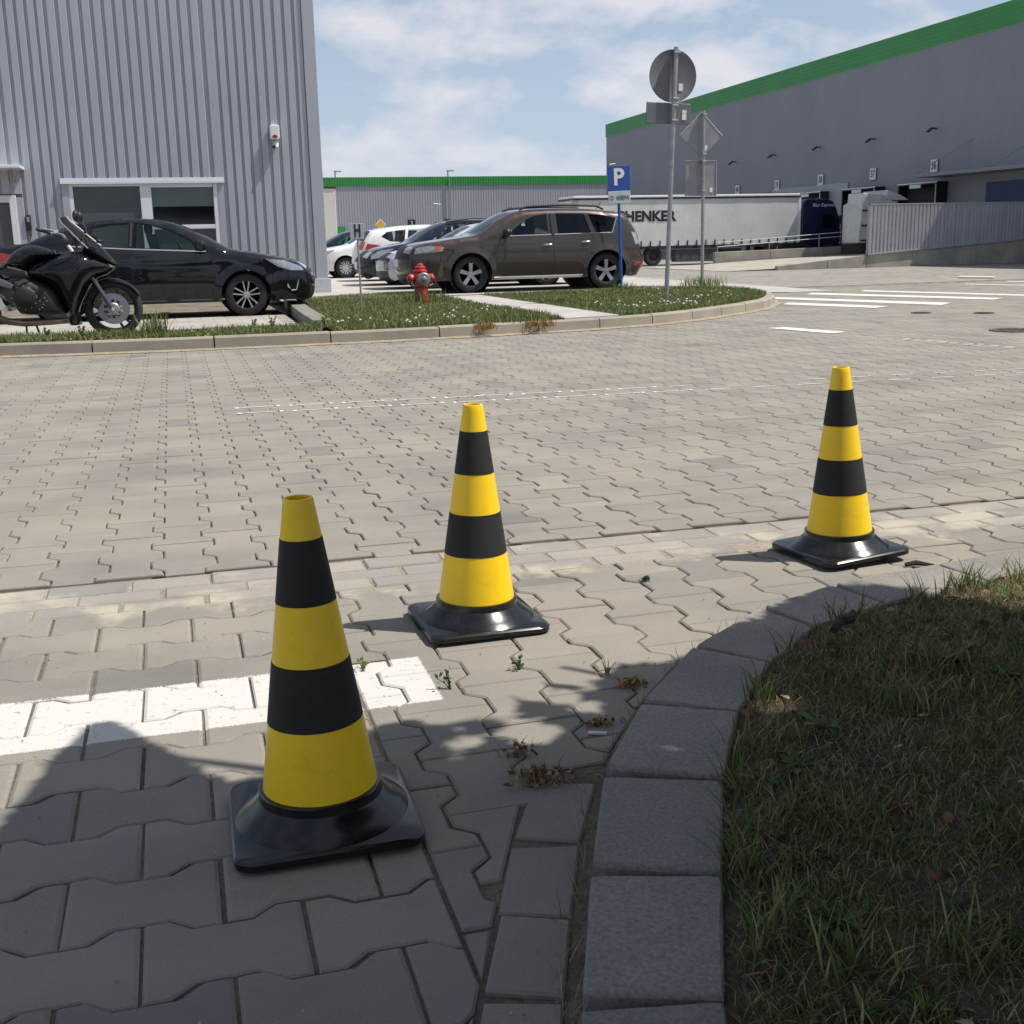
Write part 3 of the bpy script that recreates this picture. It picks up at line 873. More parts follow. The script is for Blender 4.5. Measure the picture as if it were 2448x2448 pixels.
# ---- office building on the left
YB = 26.70
off = empty('office_building', (0, YB, 0.2)); off.location = (0, 0, 0)
tag(off, 'grey ribbed metal office building behind the black saloon car', 'building')
P_ = 0.2105; gx0 = -0.36 + 0.04
k = -19
while k < 16:
    n = 5; x0 = gx0 + P_ * k; x1 = min(x0 + P_ * n, 3.06)
    if x1 <= x0 + 0.05: break
    cuts = [x0] + [c for c in (-2.80, -2.05, 1.235) if x0 + .02 < c < x1 - .02] + [x1]
    for a, b in zip(cuts[:-1], cuts[1:]):
        mid = (a + b) / 2
        zb = 2.66 if -2.05 < mid < 1.235 else (2.37 if mid < -2.80 else 0.5)
        na = max(int(round((b - a) / P_)), 1)
        corrugated('cladding_sheet', (a, YB), (b, YB), zb, 7.4, (b - a) / na, 0.047, MT['clad'], off, groove=0.38)
        if zb == 2.66: corrugated('cladding_sheet', (a, YB), (b, YB), 0.5, 0.93, (b - a) / na, 0.047, MT['clad'], off, groove=0.38)
    k += n
MB().box((1.5, YB + 6.09, 3.9), (3.55, 11.9, 7.0)).box((-6.4, YB + 6.09, 3.9), (12.2, 11.9, 7.0)).build('core_wall', MT['clad'], off)
MB().box((3.19, YB + 0.02, 3.95), (0.26, 0.10, 6.9)).build('corner_trim', MT['clad'], off, bevel=0.01)
MB().box((-4.0, YB + 0.05, 0.25), (14.75, 0.26, 0.5)).build('plinth', MT['plinth'], off, bevel=0.01)
MB().prism([(YB - .06, 2.565), (YB - .06, 2.585), (YB - .02, 2.67), (YB + .06, 2.67), (YB + .06, 2.555)], lambda u, v, d: (d, u, v), -2.05, 1.23).build('window_flashing', MT['clad'], off)
MB().box((-.41, YB - .07, 2.562), (3.28, .02, .022)).build('drip_edge', MT['frame_white'], off)
MB().box((1.15, YB - .012, 1.75), (0.14, 0.05, 1.6)).build('window_reveal', MT['clad'], off)
MB().box((-1.97, YB - .012, 1.75), (0.14, 0.05, 1.6)).build('window_reveal', MT['clad'], off)
win = MB()
for (xa, xb, za, zb) in ((-1.90, -1.82, .93, 2.555), (-0.50, -0.28, .93, 2.555), (0.985, 1.08, .93, 2.555), (-1.82, -.50, 2.50, 2.555), (-.28, .985, 2.47, 2.555), (-.28, .985, 1.615, 1.70), (-1.82, -.50, .93, 1.0), (-.28, .985, .93, 1.0)):
    win.box(((xa + xb) / 2, YB + .005, (za + zb) / 2), (xb - xa, .07, zb - za))
wo = win.build('window', MT['frame_white'], off, bevel=0.006)
MB().box((-1.16, YB + .03, 1.75), (1.32, .02, 1.5)).build('pane', MT['blind_dark'], wo)
MB().box((.3525, YB + .03, 2.275), (1.265, .02, .39)).build('blind', MT['blind_green'], wo)
MB().box((.3525, YB + .032, 1.89), (1.265, .02, .38)).build('pane', MT['pane_black'], wo)
MB().box((.3525, YB + .032, 1.307), (1.265, .02, .615)).build('pane', MT['blind_dark'], wo)
door = MB()
for (xa, xb, za, zb) in ((-3.06, -2.93, .2, 2.20), (-4.2, -2.93, 2.20, 2.34), (-4.2, -4.07, .2, 2.2)):
    door.box(((xa + xb) / 2, YB + .0, (za + zb) / 2), (xb - xa, .10, zb - za))
do = door.build('door', MT['frame_white'], off, bevel=0.006)
MB().box((-3.565, YB + .03, 1.2), (1.01, .03, 2.0)).build('pane', MT['blind_dark'], do)
MB().box((-2.865, YB - .005, 1.25), (.13, .06, 2.1)).build('door_trim', MT['clad'], off)
MB().box((-3.7, YB - .35, 2.865), (1.98, .75, .06)).build('canopy', MT['frame_white'], off, bevel=0.008)
MB().tube([(-2.9, YB, 2.60), (-2.9, YB - .5, 2.83)], 0.015, 6).build('canopy_bracket', MT['steel'], off)
bx_ = MB().box((-2.735, YB - .03, 1.80), (.09, .08, .30)).build('intercom', MT['black'], off, bevel=0.01)
MB().box((-2.735, YB - .074, 1.86), (.05, .01, .10)).build('screen', MT['steel'], bx_)
MB().box((-2.72, YB - .02, 1.60), (.05, .05, .14)).build('handset', MT['grey_box'], bx_, bevel=0.01)

al = MB().prism([(-.088, -.14), (.088, -.14), (.10, -.11), (.10, .13), (.075, .155), (-.075, .155), (-.10, .13), (-.10, -.11)], lambda u, v, d: (2.345 + u, YB - .01 - d, 3.57 + v), 0, .13).build('alarm_siren', MT['white'], None, bevel=0.02, seg=3)
tag(al, 'white alarm siren box with red oval lens on the ribbed wall', 'alarm')
MB().lathe([(0, .0), (.055, .0), (.058, -.02)], 20, Matrix.Translation((2.345, YB - .148, 3.485)) @ Matrix.Rotation(math.pi / 2, 4, 'X') @ Matrix.Diagonal((1, .6, 1, 1))).build('lens', MT['red_plastic'], al)
cc = MB().lathe([(0, 0), (.055, 0), (.06, .03), (.045, .10), (0, .11)], 16, AX((2.36, YB - .05, 3.36), (0, -.3, -.9))).build('wall_camera', MT['white'], None, smooth=True)
tag(cc, 'small white security camera under the alarm box', 'camera')
MB().lathe([(0, 0), (.03, 0), (.035, .06), (0, .075)], 12, AX((2.335, YB - .10, 3.30), (-.5, -.7, -.5))).build('lens', MT['black'], cc, smooth=True)

# ---- rear warehouse across the yard
rw = empty('rear_warehouse'); tag(rw, 'long low grey warehouse with green roof band in the background', 'building')
corrugated('wall', (-6, 100), (45, 100), -0.1, 5.77, 0.22, 0.03, MT['clad_far'], rw)
corrugated('roof_band', (-6, 99.93), (45, 99.93), 5.77, 6.48, 0.22, 0.025, MT['green'], rw)
MB().box((19.5, 115, 3.1), (50, 29.7, 6.3)).build('core_wall', MT['clad_far'], rw)
MB().tube([(22.95, 99.85, -.1), (22.95, 99.85, 6.3)], 0.06, 6).build('downpipe', MT['steel'], rw)
MB().box((13.55, 99.9, 1.35), (1.0, .1, 2.4)).build('door', MT['green'], rw)
for xx, bdy in ((19.61, '3'), (22.70, '4')):
    pl = MB().box((xx, 99.88, 2.72), (.6, .05, .6)).build('number_plate', MT['ink'], rw)
    text(bdy, .5, MT['sign_white'], pl, (xx, 99.85, 2.72), FRONT)
for xx in (13.6, 23.1, 38.0):
    MB().tube([(xx, 101, 6.3), (xx, 101, 7.0)], 0.06, 6).box((xx + .2, 101, 7.0), (.6, .2, .1)).build('roof_vent', MT['steel'], rw)

# ---- big warehouse on the right
XW = 31.8  # wall, plates, docks and lamps below: coordinates scaled up about the camera
bw = empty('warehouse'); tag(bw, 'tall dark grey warehouse with bright green roof edge on the right', 'building')
YE, YN = 86.0, 14.0
dz = lambda y: (YE - y) * 0.0085
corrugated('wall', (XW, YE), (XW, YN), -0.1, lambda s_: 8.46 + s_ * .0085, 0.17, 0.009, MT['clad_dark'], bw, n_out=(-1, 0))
for k in range(5):
    h0, h1 = 8.46 + .184 * k, 8.46 + .184 * (k + 1) - .012
    V = [(XW - .06, YE + .06, h0), (XW - .06, YN, h0 + dz(YN)), (XW - .06, YN, h1 + dz(YN)), (XW - .06, YE + .06, h1)]
    V += [(x + .05, y, z) for x, y, z in V]
    MB().add(V, [(0, 1, 2, 3), (7, 6, 5, 4), (0, 4, 5, 1), (3, 2, 6, 7)]).build('roof_band', MT['green'], bw)
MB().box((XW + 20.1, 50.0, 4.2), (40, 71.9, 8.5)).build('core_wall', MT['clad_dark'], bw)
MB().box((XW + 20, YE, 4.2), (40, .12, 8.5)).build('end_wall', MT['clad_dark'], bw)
def plate(txt, y, z, sz=.52, parent=bw):
    pl = MB().box((XW - .06, y, z), (.03, sz * .92, sz)).build('number_plate', MT['sign_white'], parent)
    text(txt, sz * .86, MT['ink'], pl, (XW - .08, y, z), WEST, sx=.78, bold=.008)
for txt, y, z in (('40', 64.2, 3.74), ('39', 59.5, 3.78), ('38', 54.96, 3.83), ('37', 50.27, 3.85), ('36', 45.6, 3.93)): plate(txt, y, z)
for y in (59.7, 55.5, 50.7, 46.05):
    z1 = 3.20
    sh = MB()
    sh.box((XW - .28, y + 1.38, 1.6), (.52, .10, 3.2)).box((XW - .28, y - 1.38, 1.6), (.52, .10, 3.2)).box((XW - .28, y, z1), (.52, 2.86, .10))
    so = sh.build('dock_shelter', MT['black'], bw, bevel=.01)
    MB().box((XW - .10, y, 1.55), (.04, 2.6, 3.2)).build('dock_door', MT['chassis'], so)
    MB().box((XW - .55, y, z1 + .03), (.03, 2.86, .05)).box((XW - .55, y - 1.36, 1.6), (.03, .04, 3.1)).build('shelter_trim', MT['white'], so)
    MB().box((XW - .56, y + .1, z1 - .10), (.02, .80, .15)).build('maker_plate', MT['white'], so)
MB().box((XW - .05, 40.3, 1.47), (.08, 3.45, 3.2)).build('door', MT['blue_door'], bw)
plate('35', 40.55, 2.45, .38)
can = MB().box((XW - .80, 41.3, 3.49), (1.55, 7.8, .07)).build('canopy', MT['clad_dark'], bw)
MB().box((XW - .80, 41.3, 3.43), (1.50, 7.6, .03)).build('canopy_soffit', MT['steel'], can)
for y in (45.0, 40.3, 38.2):
    MB().tube([(XW - 1.43, y, 3.53), (XW - .02, y - 1.8, 4.86)], 0.024, 6).build('tie_rod', MT['steel'], can)
MB().box((XW - .04, 56.2, 1.7), (.05, 7.6, 3.75)).build('pale_panel', MT['clad_far'], bw)
WHICH = ('farthest dark floodlight on the tall warehouse wall', 'dark floodlight on the warehouse wall, second farthest of the row', 'middle dark floodlight of the row on the warehouse wall', 'dark floodlight on the warehouse wall, second nearest of the row', 'nearest and largest floodlight of the row on the warehouse wall')
for i, (y, z) in enumerate(((64.6, 5.22), (59.87, 5.27), (55.17, 5.32), (50.35, 5.31), (45.66, 5.36))):
    lm = MB().tube([(XW, y, z + .1), (XW - .28, y, z + .12)], .03, 8).build('wall_lamp', MT['black'])
    mt_ = Matrix.Rotation(math.radians(-38), 3, 'Y')
    MB().box((XW - .34, y, z + .03), (.24, .22, .07), M=mt_).build('lamp_head', MT['black'], lm, bevel=.02)
    tag(lm, WHICH[i], 'floodlight', 'floodlights on the warehouse wall')

# ---- ramp with walls, rail and slatted fence in front of the docks
fd = np.array((1.0, 0.0))
F0 = np.array((24.43, 38.82)); FN = np.array((fd[1], -fd[0]))        # FN points back, away from camera?
if FN[1] < 0: FN = -FN
fp = lambda t, d=0.0: F0 + fd * t + FN * d
ztop = lambda t: 0.42 + (0.0625 if t > 0 else 0.084) * t
fw = empty('ramp_wall'); tag(fw, 'low stained concrete wall rising under the grey slat fence', 'wall')
segs = [(-3.6, -1.6), (-1.6, 0.0), (0.0, 1.9), (1.9, 4.4), (4.4, 7.3)]
for a, b in segs:
    q = [(*fp(a), -.03), (*fp(b), -.03), (*fp(b), max(ztop(b), .10)), (*fp(a), max(ztop(a), .10))]
    q2 = [(*fp(a, .22), -.03), (*fp(b, .22), -.03), (*fp(b, .22), max(ztop(b), .10)), (*fp(a, .22), max(ztop(a), .10))]
    q[1] = (*fp(b - .012), -.03); q[2] = (*fp(b - .012), q[2][2]); q2[1] = (*fp(b - .012, .22), -.03); q2[2] = (*fp(b - .012, .22), q2[2][2])
    MB().add(q + q2, [(0, 1, 2, 3), (7, 6, 5, 4), (0, 4, 5, 1), (3, 2, 6, 7), (1, 5, 6, 2), (0, 3, 7, 4)]).build('wall_section', MT['concrete'], fw, bevel=.015)
MT['fence'] = mat('grey steel slat', (0.40, 0.405, 0.43), 0.5, 0.2, var=0.06, scale=2, rnd=.05)
fence = empty('slat_fence', (0, 0, 0)); tag(fence, 'grey vertical slat fence on the concrete ramp wall at the right', 'fence')
Tn = 46; w_ = 0.158
for k in range(Tn):
    t0 = 0.01 + w_ * k; t1 = t0 + w_ - .022
    zt = 2.18
    V = []
    for t, d in ((t0, -.015), (t0 + .02, -.045), (t1 - .02, -.045), (t1, -.015)):
        V += [(*fp(t, d), ztop(t) + .02), (*fp(t, d), zt)]
    V += [(*fp(t1, .0), ztop(t1) + .02), (*fp(t1, .0), zt), (*fp(t0, .0), ztop(t0) + .02), (*fp(t0, .0), zt)]
    MB().add(V, [(2 * i, 2 * ((i + 1) % 6), 2 * ((i + 1) % 6) + 1, 2 * i + 1) for i in range(6)] + [(1, 3, 5, 7, 9, 11)]).build('slat', MT['fence'], fence)
for t in (0.05, 3.6, 7.1):
    MB().box((*fp(t, .06), 1.2), (.08, .08, 2.0), math.atan2(fd[1], fd[0])).build('post', MT['steel'], fence)
V = []
for d in (-.055, .03):
    V += [(*fp(0, d), 2.185), (*fp(7.3, d), 2.185), (*fp(7.3, d), 2.225), (*fp(0, d), 2.225)]
MB().add(V, [(0, 1, 2, 3), (7, 6, 5, 4), (3, 2, 6, 7), (0, 4, 5, 1)]).build('top_rail', MT['fence'], fence)
V = []
for d in (-.06, .03):
    V += [(*fp(0, d), ztop(0)), (*fp(7.3, d), ztop(7.3)), (*fp(7.3, d), ztop(7.3) + .05), (*fp(0, d), ztop(0) + .05)]
MB().add(V, [(0, 1, 2, 3), (7, 6, 5, 4), (3, 2, 6, 7), (0, 4, 5, 1)]).build('bottom_rail', MT['fence'], fence)
# ramp surface
V = []
for t in (-5.5, -3.5, 0, 3.5, 7.3):
    z = max(ztop(t) - .10, 0.0) if t > -4 else -0.02
    V += [(*fp(t, .2), z), (*fp(t, 8.2), z * .5)]
o = link_mesh('ramp', mesh_np('ramp', V, [(2 * i, 2 * i + 2, 2 * i + 3, 2 * i + 1) for i in range(4)]), MT['concrete']); tag(o, kind='structure')
# far wall of the ramp, with handrail
g0 = np.array((22.35, 47.2)); gp = lambda t, d=0.0: g0 + fd * t + FN * d
rwl = empty('ramp_side_wall'); tag(rwl, 'stained concrete wall with a steel handrail beside the white trailer', 'wall')
gz = lambda t: .53 + .018 * t
for a, b in ((0, 2.6), (2.6, 5.2), (5.2, 8.2)):
    q = [(*gp(a), -.03), (*gp(b - .01), -.03), (*gp(b - .01), gz(b)), (*gp(a), gz(a))]; q2 = [(*gp(a, .22), -.03), (*gp(b - .01, .22), -.03), (*gp(b - .01, .22), gz(b)), (*gp(a, .22), gz(a))]
    MB().add(q + q2, [(0, 1, 2, 3), (7, 6, 5, 4), (0, 4, 5, 1), (3, 2, 6, 7), (1, 5, 6, 2), (0, 3, 7, 4)]).build('wall_section', MT['concrete'], rwl, bevel=.015)
MT['lamp_grey'] = mat('pale grey steel', (0.50, 0.51, 0.52), 0.5, 0.2)
hr = empty('handrail'); tag(hr, 'pale steel handrail on the ramp side wall', 'railing')
rz = lambda t: .92 + .054 * t
for t in (.15, 2.6, 5.0, 7.4):
    MB().tube([(*gp(t, .1), gz(t) - .03), (*gp(t, .1), rz(t))], .018, 8).build('post', MT['steel'], hr)
for dz_ in (0, -.18):
    MB().tube([(*gp(.15, .1), rz(.15) + dz_), (*gp(8.5, .1), rz(8.5) + dz_)], .018, 8).build('rail', MT['lamp_grey'], hr)

# ---- curtain-sided trailer with its blue tractor, white lorry behind the fence, cream trailer far left
def tyre_wheel(parent, c, r, w, name='wheel', rim=MT['steel'], axis=(0, -1, 0)):
    M_ = AX(c, axis)
    o = MB().lathe([(0, w * .35), (r * .22, w * .4), (r * .5, w * .25), (r * .58, w * .42)], 20, M_, caps=False).build(name, rim, parent, smooth=True)
    MB().lathe([(r * .56, w * .44), (r * .64, w * .5), (r * .9, w * .48), (r, w * .3), (r, -w * .3), (r * .9, -w * .5), (r * .56, -w * .5)], 28, M_, caps=False).build('tyre', MT['rubber'], o, smooth=True)
    return o
TY = 49.5
tr = empty('trailer', (22, TY, 0)); tr.location = (0, 0, 0)
tag(tr, 'long white curtain-sided trailer with black lettering beside the ramp', 'trailer')
X0, X1, Zc0, Zc1 = 16.75, 27.6, .83, 2.83
n = 40; V = []; F = []
for i in range(n + 1):
    x = X0 + .25 + (X1 - X0 - .3) * i / n
    for j in range(9):
        z = Zc0 + (Zc1 - Zc0) * j / 8
        wv = .005 * math.sin(i * .9 + j * .5) * math.sin(j / 8 * math.pi) + .010 * math.sin(i * 2.3) * (1 - j / 8) ** 3
        V.append((x, TY + wv, z))
for i in range(n):
    for j in range(8): F.append((i * 9 + j, (i + 1) * 9 + j, (i + 1) * 9 + j + 1, i * 9 + j + 1))
MB().add(V, F).build('curtain', MT['curtain'], tr, smooth=True)
MB().box(((X0 + X1) / 2, TY + 1.02, 1.83), (X1 - X0 - .1, 1.96, 2.0)).build('body', MT['curtain'], tr)
MB().box(((X0 + X1) / 2, TY + .99, 2.86), (X1 - X0, 2.06, .07)).build('roof_gutter', MT['black'], tr)
MB().box(((X0 + X1) / 2, TY + .99, 2.945), (X1 - X0 - .05, 2.04, .10)).build('roof_rail', MT['white'], tr, bevel=.02)
MB().box((X1 - .02, TY + .05, 1.85), (.12, .12, 2.0)).build('corner_post', MT['white'], tr)
MB().box((X0 + .12, TY + .03, 1.85), (.28, .12, 2.0)).build('corner_post', MT['steel'], tr)
MB().box(((X0 + X1) / 2, TY + 1, .76), (X1 - X0, 2.0, .12)).build('chassis', MT['chassis'], tr)
for k in range(24):
    x = X0 + .5 + .44 * k
    MB().box((x, TY - .03, .92), (.05, .03, .26)).build('strap', MT['black'], tr)
for x in (18.4, 19.45, 20.5):
    tyre_wheel(tr, (x, TY + .18, .40), .42, .32, rim=MT['chassis'])
MB().box((22.6, TY + .3, .38), (2.1, .5, .52)).build('side_box', MT['grey_box'], tr, bevel=.03)
MB().box((24.3, TY + .3, .40), (.9, .5, .50)).build('side_box', MT['chassis'], tr, bevel=.03)
MB().box((25.3, TY + .5, .35), (.15, .15, .75)).build('landing_leg', MT['chassis'], tr)
text('SCHENKER', .60, MT['ink'], tr, (19.95, TY - .010, 2.09), FRONT, bold=.024, sx=1.05)
def tractor(name, label, x0, x1, y0, ztop_, m, txt=None):
    t = empty(name, (x0, y0, 0)); t.location = (0, 0, 0); tag(t, label, 'truck')
    w, L = 2.0, x1 - x0
    prof = [(x0, .75), (x1 - .02, .75), (x1, 1.1), (x1 - .05, 1.75), (x1 - .22, 2.25), (x1 - .45, ztop_ - .12), (x1 - .8, ztop_), (x0 + .25, ztop_), (x0, ztop_ - .15)]
    MB().prism(prof, lambda u, v, d: (u, d, v), y0, y0 + w).build('cab', m, t, bevel=.06, seg=3)
    MB().prism([(x1 - .95, 1.45), (x1 - .28, 1.45), (x1 - .42, 2.05), (x1 - .95, 2.05)], lambda u, v, d: (u, d, v), y0 - .012, y0 + .02).build('side_window', MT['pane_black'], t)
    MB().prism([(x1 - 1.0, .8), (x1 - .25, .8), (x1 - .2, 1.42), (x1 - 1.0, 1.42)], lambda u, v, d: (u, d, v), y0 - .01, y0 + .02).build('door', m, t)
    MB().box(((x0 + x1) / 2, y0 + 1, .55), (L + .2, 1.7, .4)).build('chassis', MT['chassis'], t)
    tyre_wheel(t, (x1 - .55, y0 + .18, .40), .42, .3)
    tyre_wheel(t, (x0 + .2, y0 + .18, .40), .42, .3)
    MB().box((x1 - .12, y0 - .08, 1.8), (.08, .12, .4)).build('mirror', MT['black'], t, bevel=.02)
    return t
bt = tractor('truck', 'dark blue truck cab in front of the white trailer', 27.72, 29.72, TY, 2.76, MT['blue_cab'])
text('Blue Express', .21, MT['sign_white'], bt, (28.75, TY - .03, 2.47), FRONT, shear=.3)
wt = tractor('truck', 'white truck with roof deflector behind the slat fence', 27.9, 29.75, 44.4, 2.50, MT['white_cab'])
MB().prism([(28.75, 2.50), (29.85, 2.50), (29.45, 2.70), (28.8, 2.92)], lambda u, v, d: (u, d, v), 44.45, 46.3).build('roof_deflector', MT['white_cab'], wt, bevel=.03)
MB().prism([(27.45, .8), (28.7, .8), (28.7, 2.42), (28.6, 2.72), (27.6, 2.80)], lambda u, v, d: (u, d, v), 44.36, 45.5).build('rear_fairing', MT['white_cab'], wt, bevel=.03)
for z in (.9, 1.5, 2.1): MB().box((27.7, 44.33, z), (.25, .05, .05)).build('hinge', MT['black'], wt)
ct = empty('trailer'); tag(ct, 'cream box trailer partly hidden behind the grey office building', 'trailer')
MB().box((7.2, 81, 3.0), (7.0, 2.4, 3.5)).build('body', MT['cream'], ct, bevel=.04)
MB().box((7.2, 81, 4.80), (7.1, 2.5, .10)).build('roof_rail', MT['chassis'], ct)
MB().box((7.2, 81, 1.1), (7.0, 2.0, .3)).build('chassis', MT['chassis'], ct)
for x in (8.2, 9.4): tyre_wheel(ct, (x, 80.1, .55), .52, .35)
# distant lamp posts and a priority-road sign
for lb, x, y, h_ in (('thin grey street lamp above the cream trailer', 10.55, 85, 6.05), ('thin grey street lamp in front of the rear warehouse wall', 20.4, 92, 4.0)):
    lp = MB().tube([(x, y, 0), (x, y, h_)], .035, 6).build('street_lamp', MT['steel']); tag(lp, lb, 'street lamp')
    MB().tube([(x, y, h_), (x - .7, y, h_ + .08)], .04, 6).build('arm', MT['steel'], lp)
    MB().box((x - .75, y, h_ + .07), (.4, .14, .07)).build('lamp_head', MT['steel'], lp)
MT['yellow_sign'] = mat('yellow sign', (0.80, 0.42, 0.02), 0.5, var=.04)
yp = empty('road_sign', (15.3, 90, 0)); tag(yp, 'yellow diamond priority road sign in the background', 'road sign')
MB().tube([(0, 0, 0), (0, 0, 3.0)], .04, 6).build('pole', MT['steel'], yp)
MB().prism([(0, -.42), (.42, 0), (0, .42), (-.42, 0)], lambda u, v, d: (u, d, v + 2.55), -.08, -.05).build('plate', MT['sign_white'], yp)
MB().prism([(0, -.34), (.34, 0), (0, .34), (-.34, 0)], lambda u, v, d: (u, d, v + 2.55), -.10, -.085).build('face', MT['yellow_sign'], yp)
MB().box((0, -.07, 1.85), (.75, .03, .30)).build('sub_plate', MT['yellow_sign'], yp)
# ------------------------------------------------------------------ vehicles
def paint(name, col, metal=0.0, rough=0.5):
    return mat(name, col, rough, metal, var=0.04, scale=1.0, coat=1.0, spec=0.0)
MT['p_black'] = paint('black car paint', (0.007, 0.008, 0.011))
MT['p_brown'] = paint('brown metallic paint', (0.072, 0.057, 0.051), 0.5, 0.36)
MT['p_white'] = paint('white car paint', (0.66, 0.67, 0.68), 0.0)
MT['p_silver'] = paint('silver white paint', (0.50, 0.52, 0.55), 0.2)
MT['p_navy'] = paint('dark navy paint', (0.012, 0.018, 0.032))
MT['p_moto'] = paint('black motorcycle paint', (0.006, 0.006, 0.008), 0.0, 0.4)
MT['glass'] = glass_mat('tinted car glass', (0.58, 0.70, 0.66))
MT['glass_dark'] = glass_mat('dark car glass', (0.06, 0.07, 0.07))
MT['lamp_clear'] = mat('clear headlamp', (0.42, 0.44, 0.46), 0.12, 0.5, var=0.25, scale=18)
MT['lamp_red'] = mat('red tail lamp', (0.38, 0.012, 0.012), 0.15, var=0.15, scale=14, coat=0.6)
MT['lamp_orange'] = mat('orange indicator', (0.60, 0.12, 0.03), 0.2, var=0.1, coat=0.5)
MT['seat'] = mat('dark seat cloth', (0.025, 0.025, 0.027), 0.9)
MT['seat_grey'] = mat('grey seat cloth', (0.11, 0.115, 0.11), 0.9)
MT['plate'] = mat('white number plate', (0.70, 0.71, 0.70), 0.5, var=0.06)

def cm2(pts, sub=4):
    """catmull through tagged silhouette points"""
    P = np.array([p[:2] for p in pts], float); tags = [p[2] if len(p) > 2 else 'b' for p in pts]
    Q = np.vstack([2 * P[0] - P[1], P, 2 * P[-1] - P[-2]]); out = []; tg = []
    for i in range(1, len(Q) - 2):
        p0, p1, p2, p3 = Q[i - 1:i + 3]
        for t in np.linspace(0, 1, sub, endpoint=False):
            a = 0.5 * (2 * p1 + (p2 - p0) * t + (2 * p0 - 5 * p1 + 4 * p2 - p3) * t * t + (3 * p1 - p0 - 3 * p2 + p3) * t ** 3)
            out.append(0.65 * a + 0.35 * (p1 + (p2 - p1) * t)); tg.append(tags[i - 1])
    out.append(P[-1]); return np.array(out), tg

def cdt_regions(outline, loops, step):
    """triangulate outline with inner loops; returns verts, list of (tri, region index or -1 for the rest)"""
    pts = []; edges = []
    def addloop(L):
        b = len(pts); n = len(L); pts.extend([Vector((float(p[0]), float(p[1]))) for p in L]); edges.extend([(b + i, b + (i + 1) % n) for i in range(n)])
    def dense(L, st):
        out = []; n = len(L)
        for i in range(n):
            a, b = np.array(L[i], float), np.array(L[(i + 1) % n], float); k = max(1, int(np.linalg.norm(b - a) / st))
            out += [a + (b - a) * j / k for j in range(k)]
        return out
    addloop(outline)
    lo = [dense(L, step * 1.2) for L in loops]
    for L in lo: addloop(L)
    O = np.array(outline); x0, z0 = O.min(0); x1, z1 = O.max(0)
    gx, gz = np.meshgrid(np.arange(x0, x1, step), np.arange(z0, z1, step)); G_ = np.column_stack([gx.ravel(), gz.ravel()])
    G_[:, 0] += (np.round((G_[:, 1] - z0) / step) % 2) * step / 2
    G_ = G_[pip(G_, O)]
    Oc = np.vstack([O, O[:1]]); keep = dist_poly(G_, Oc) > step * .35
    for L in lo:
        Lc = np.vstack([L, L[:1]]); keep &= dist_poly(G_, Lc) > step * .35
    pts += [Vector((float(a), float(b))) for a, b in G_[keep]]
    v, e, f, *_ = delaunay_2d_cdt(pts, edges, [], 0, 1e-5)
    V = np.array([(p[0], p[1]) for p in v]); T = [t for t in f if len(t) == 3]
    Cn = np.array([V[list(t)].mean(0) for t in T]); inside = pip(Cn, O)
    reg = np.full(len(T), -1)
    for i, L in enumerate(loops): reg[pip(Cn, np.array(L))] = i
    return V, [(t, r) for t, r, k in zip(T, reg, inside) if k]

def car_wheel(parent, c, r, w, style, rim, side):
    """side -1: faces local -y"""
    M_ = AX(c, (0, side, 0))
    o = MB()
    rr = r * .66
    o.lathe([(rr * .98, w * .46), (rr, w * .42), (rr * .96, w * .30), (rr * .90, -w * .3)], 32, M_, caps=False)
    n = style[0]; wid = style[1]; pair = style[2]
    for k in range(n):
        for d in ((-pair, pair) if pair else (0,)):
            a = 2 * math.pi * k / n + 0.3
            R_ = M_ @ Matrix.Rotation(a, 4, 'Z')
            h0, h1 = wid * .55, wid * .5
            V = [(rr * .12, d * .25 - h0 * .7, w * .40), (rr * .12, d * .25 + h0 * .7, w * .40), (rr * .97, d + h1, w * .44), (rr * .97, d - h1, w * .44)]
            V += [(x, y, z - .03) for x, y, z in V]
            o.add([R_ @ Vector(p) for p in V], [(0, 1, 2, 3), (7, 6, 5, 4), (0, 4, 5, 1), (1, 5, 6, 2), (2, 6, 7, 3), (3, 7, 4, 0)])
    o.lathe([(0, w * .46), (rr * .12, w * .46), (rr * .22, w * .42), (rr * .24, w * .3)], 16, M_, caps=False)
    wo = o.build('wheel', rim, parent, smooth=True, angle=30)
    MB().lathe([(rr * .97, w * .44), (rr * 1.02, w * .49), (r * .86, w * .52), (r * .96, w * .44), (r, w * .30), (r, -w * .30), (r * .96, -w * .44), (r * .86, -w * .5), (rr, -w * .46)], 40, M_, caps=False).build('tyre', MT['rubber'], wo, smooth=True)
    MB().lathe([(0, w * .05), (rr * .9, w * .05)], 20, M_).build('brake_disc', MT['chassis'], wo)
    return wo

def ellipsoid(mb, c, r, n=12, m=8):
    prof = [(math.sin(math.pi * i / m), -math.cos(math.pi * i / m)) for i in range(m + 1)]
    mb.lathe([(max(a, 0.0), b) for a, b in prof], n, Matrix.Translation(c) @ Matrix.Diagonal((*r, 1)))
    return mb

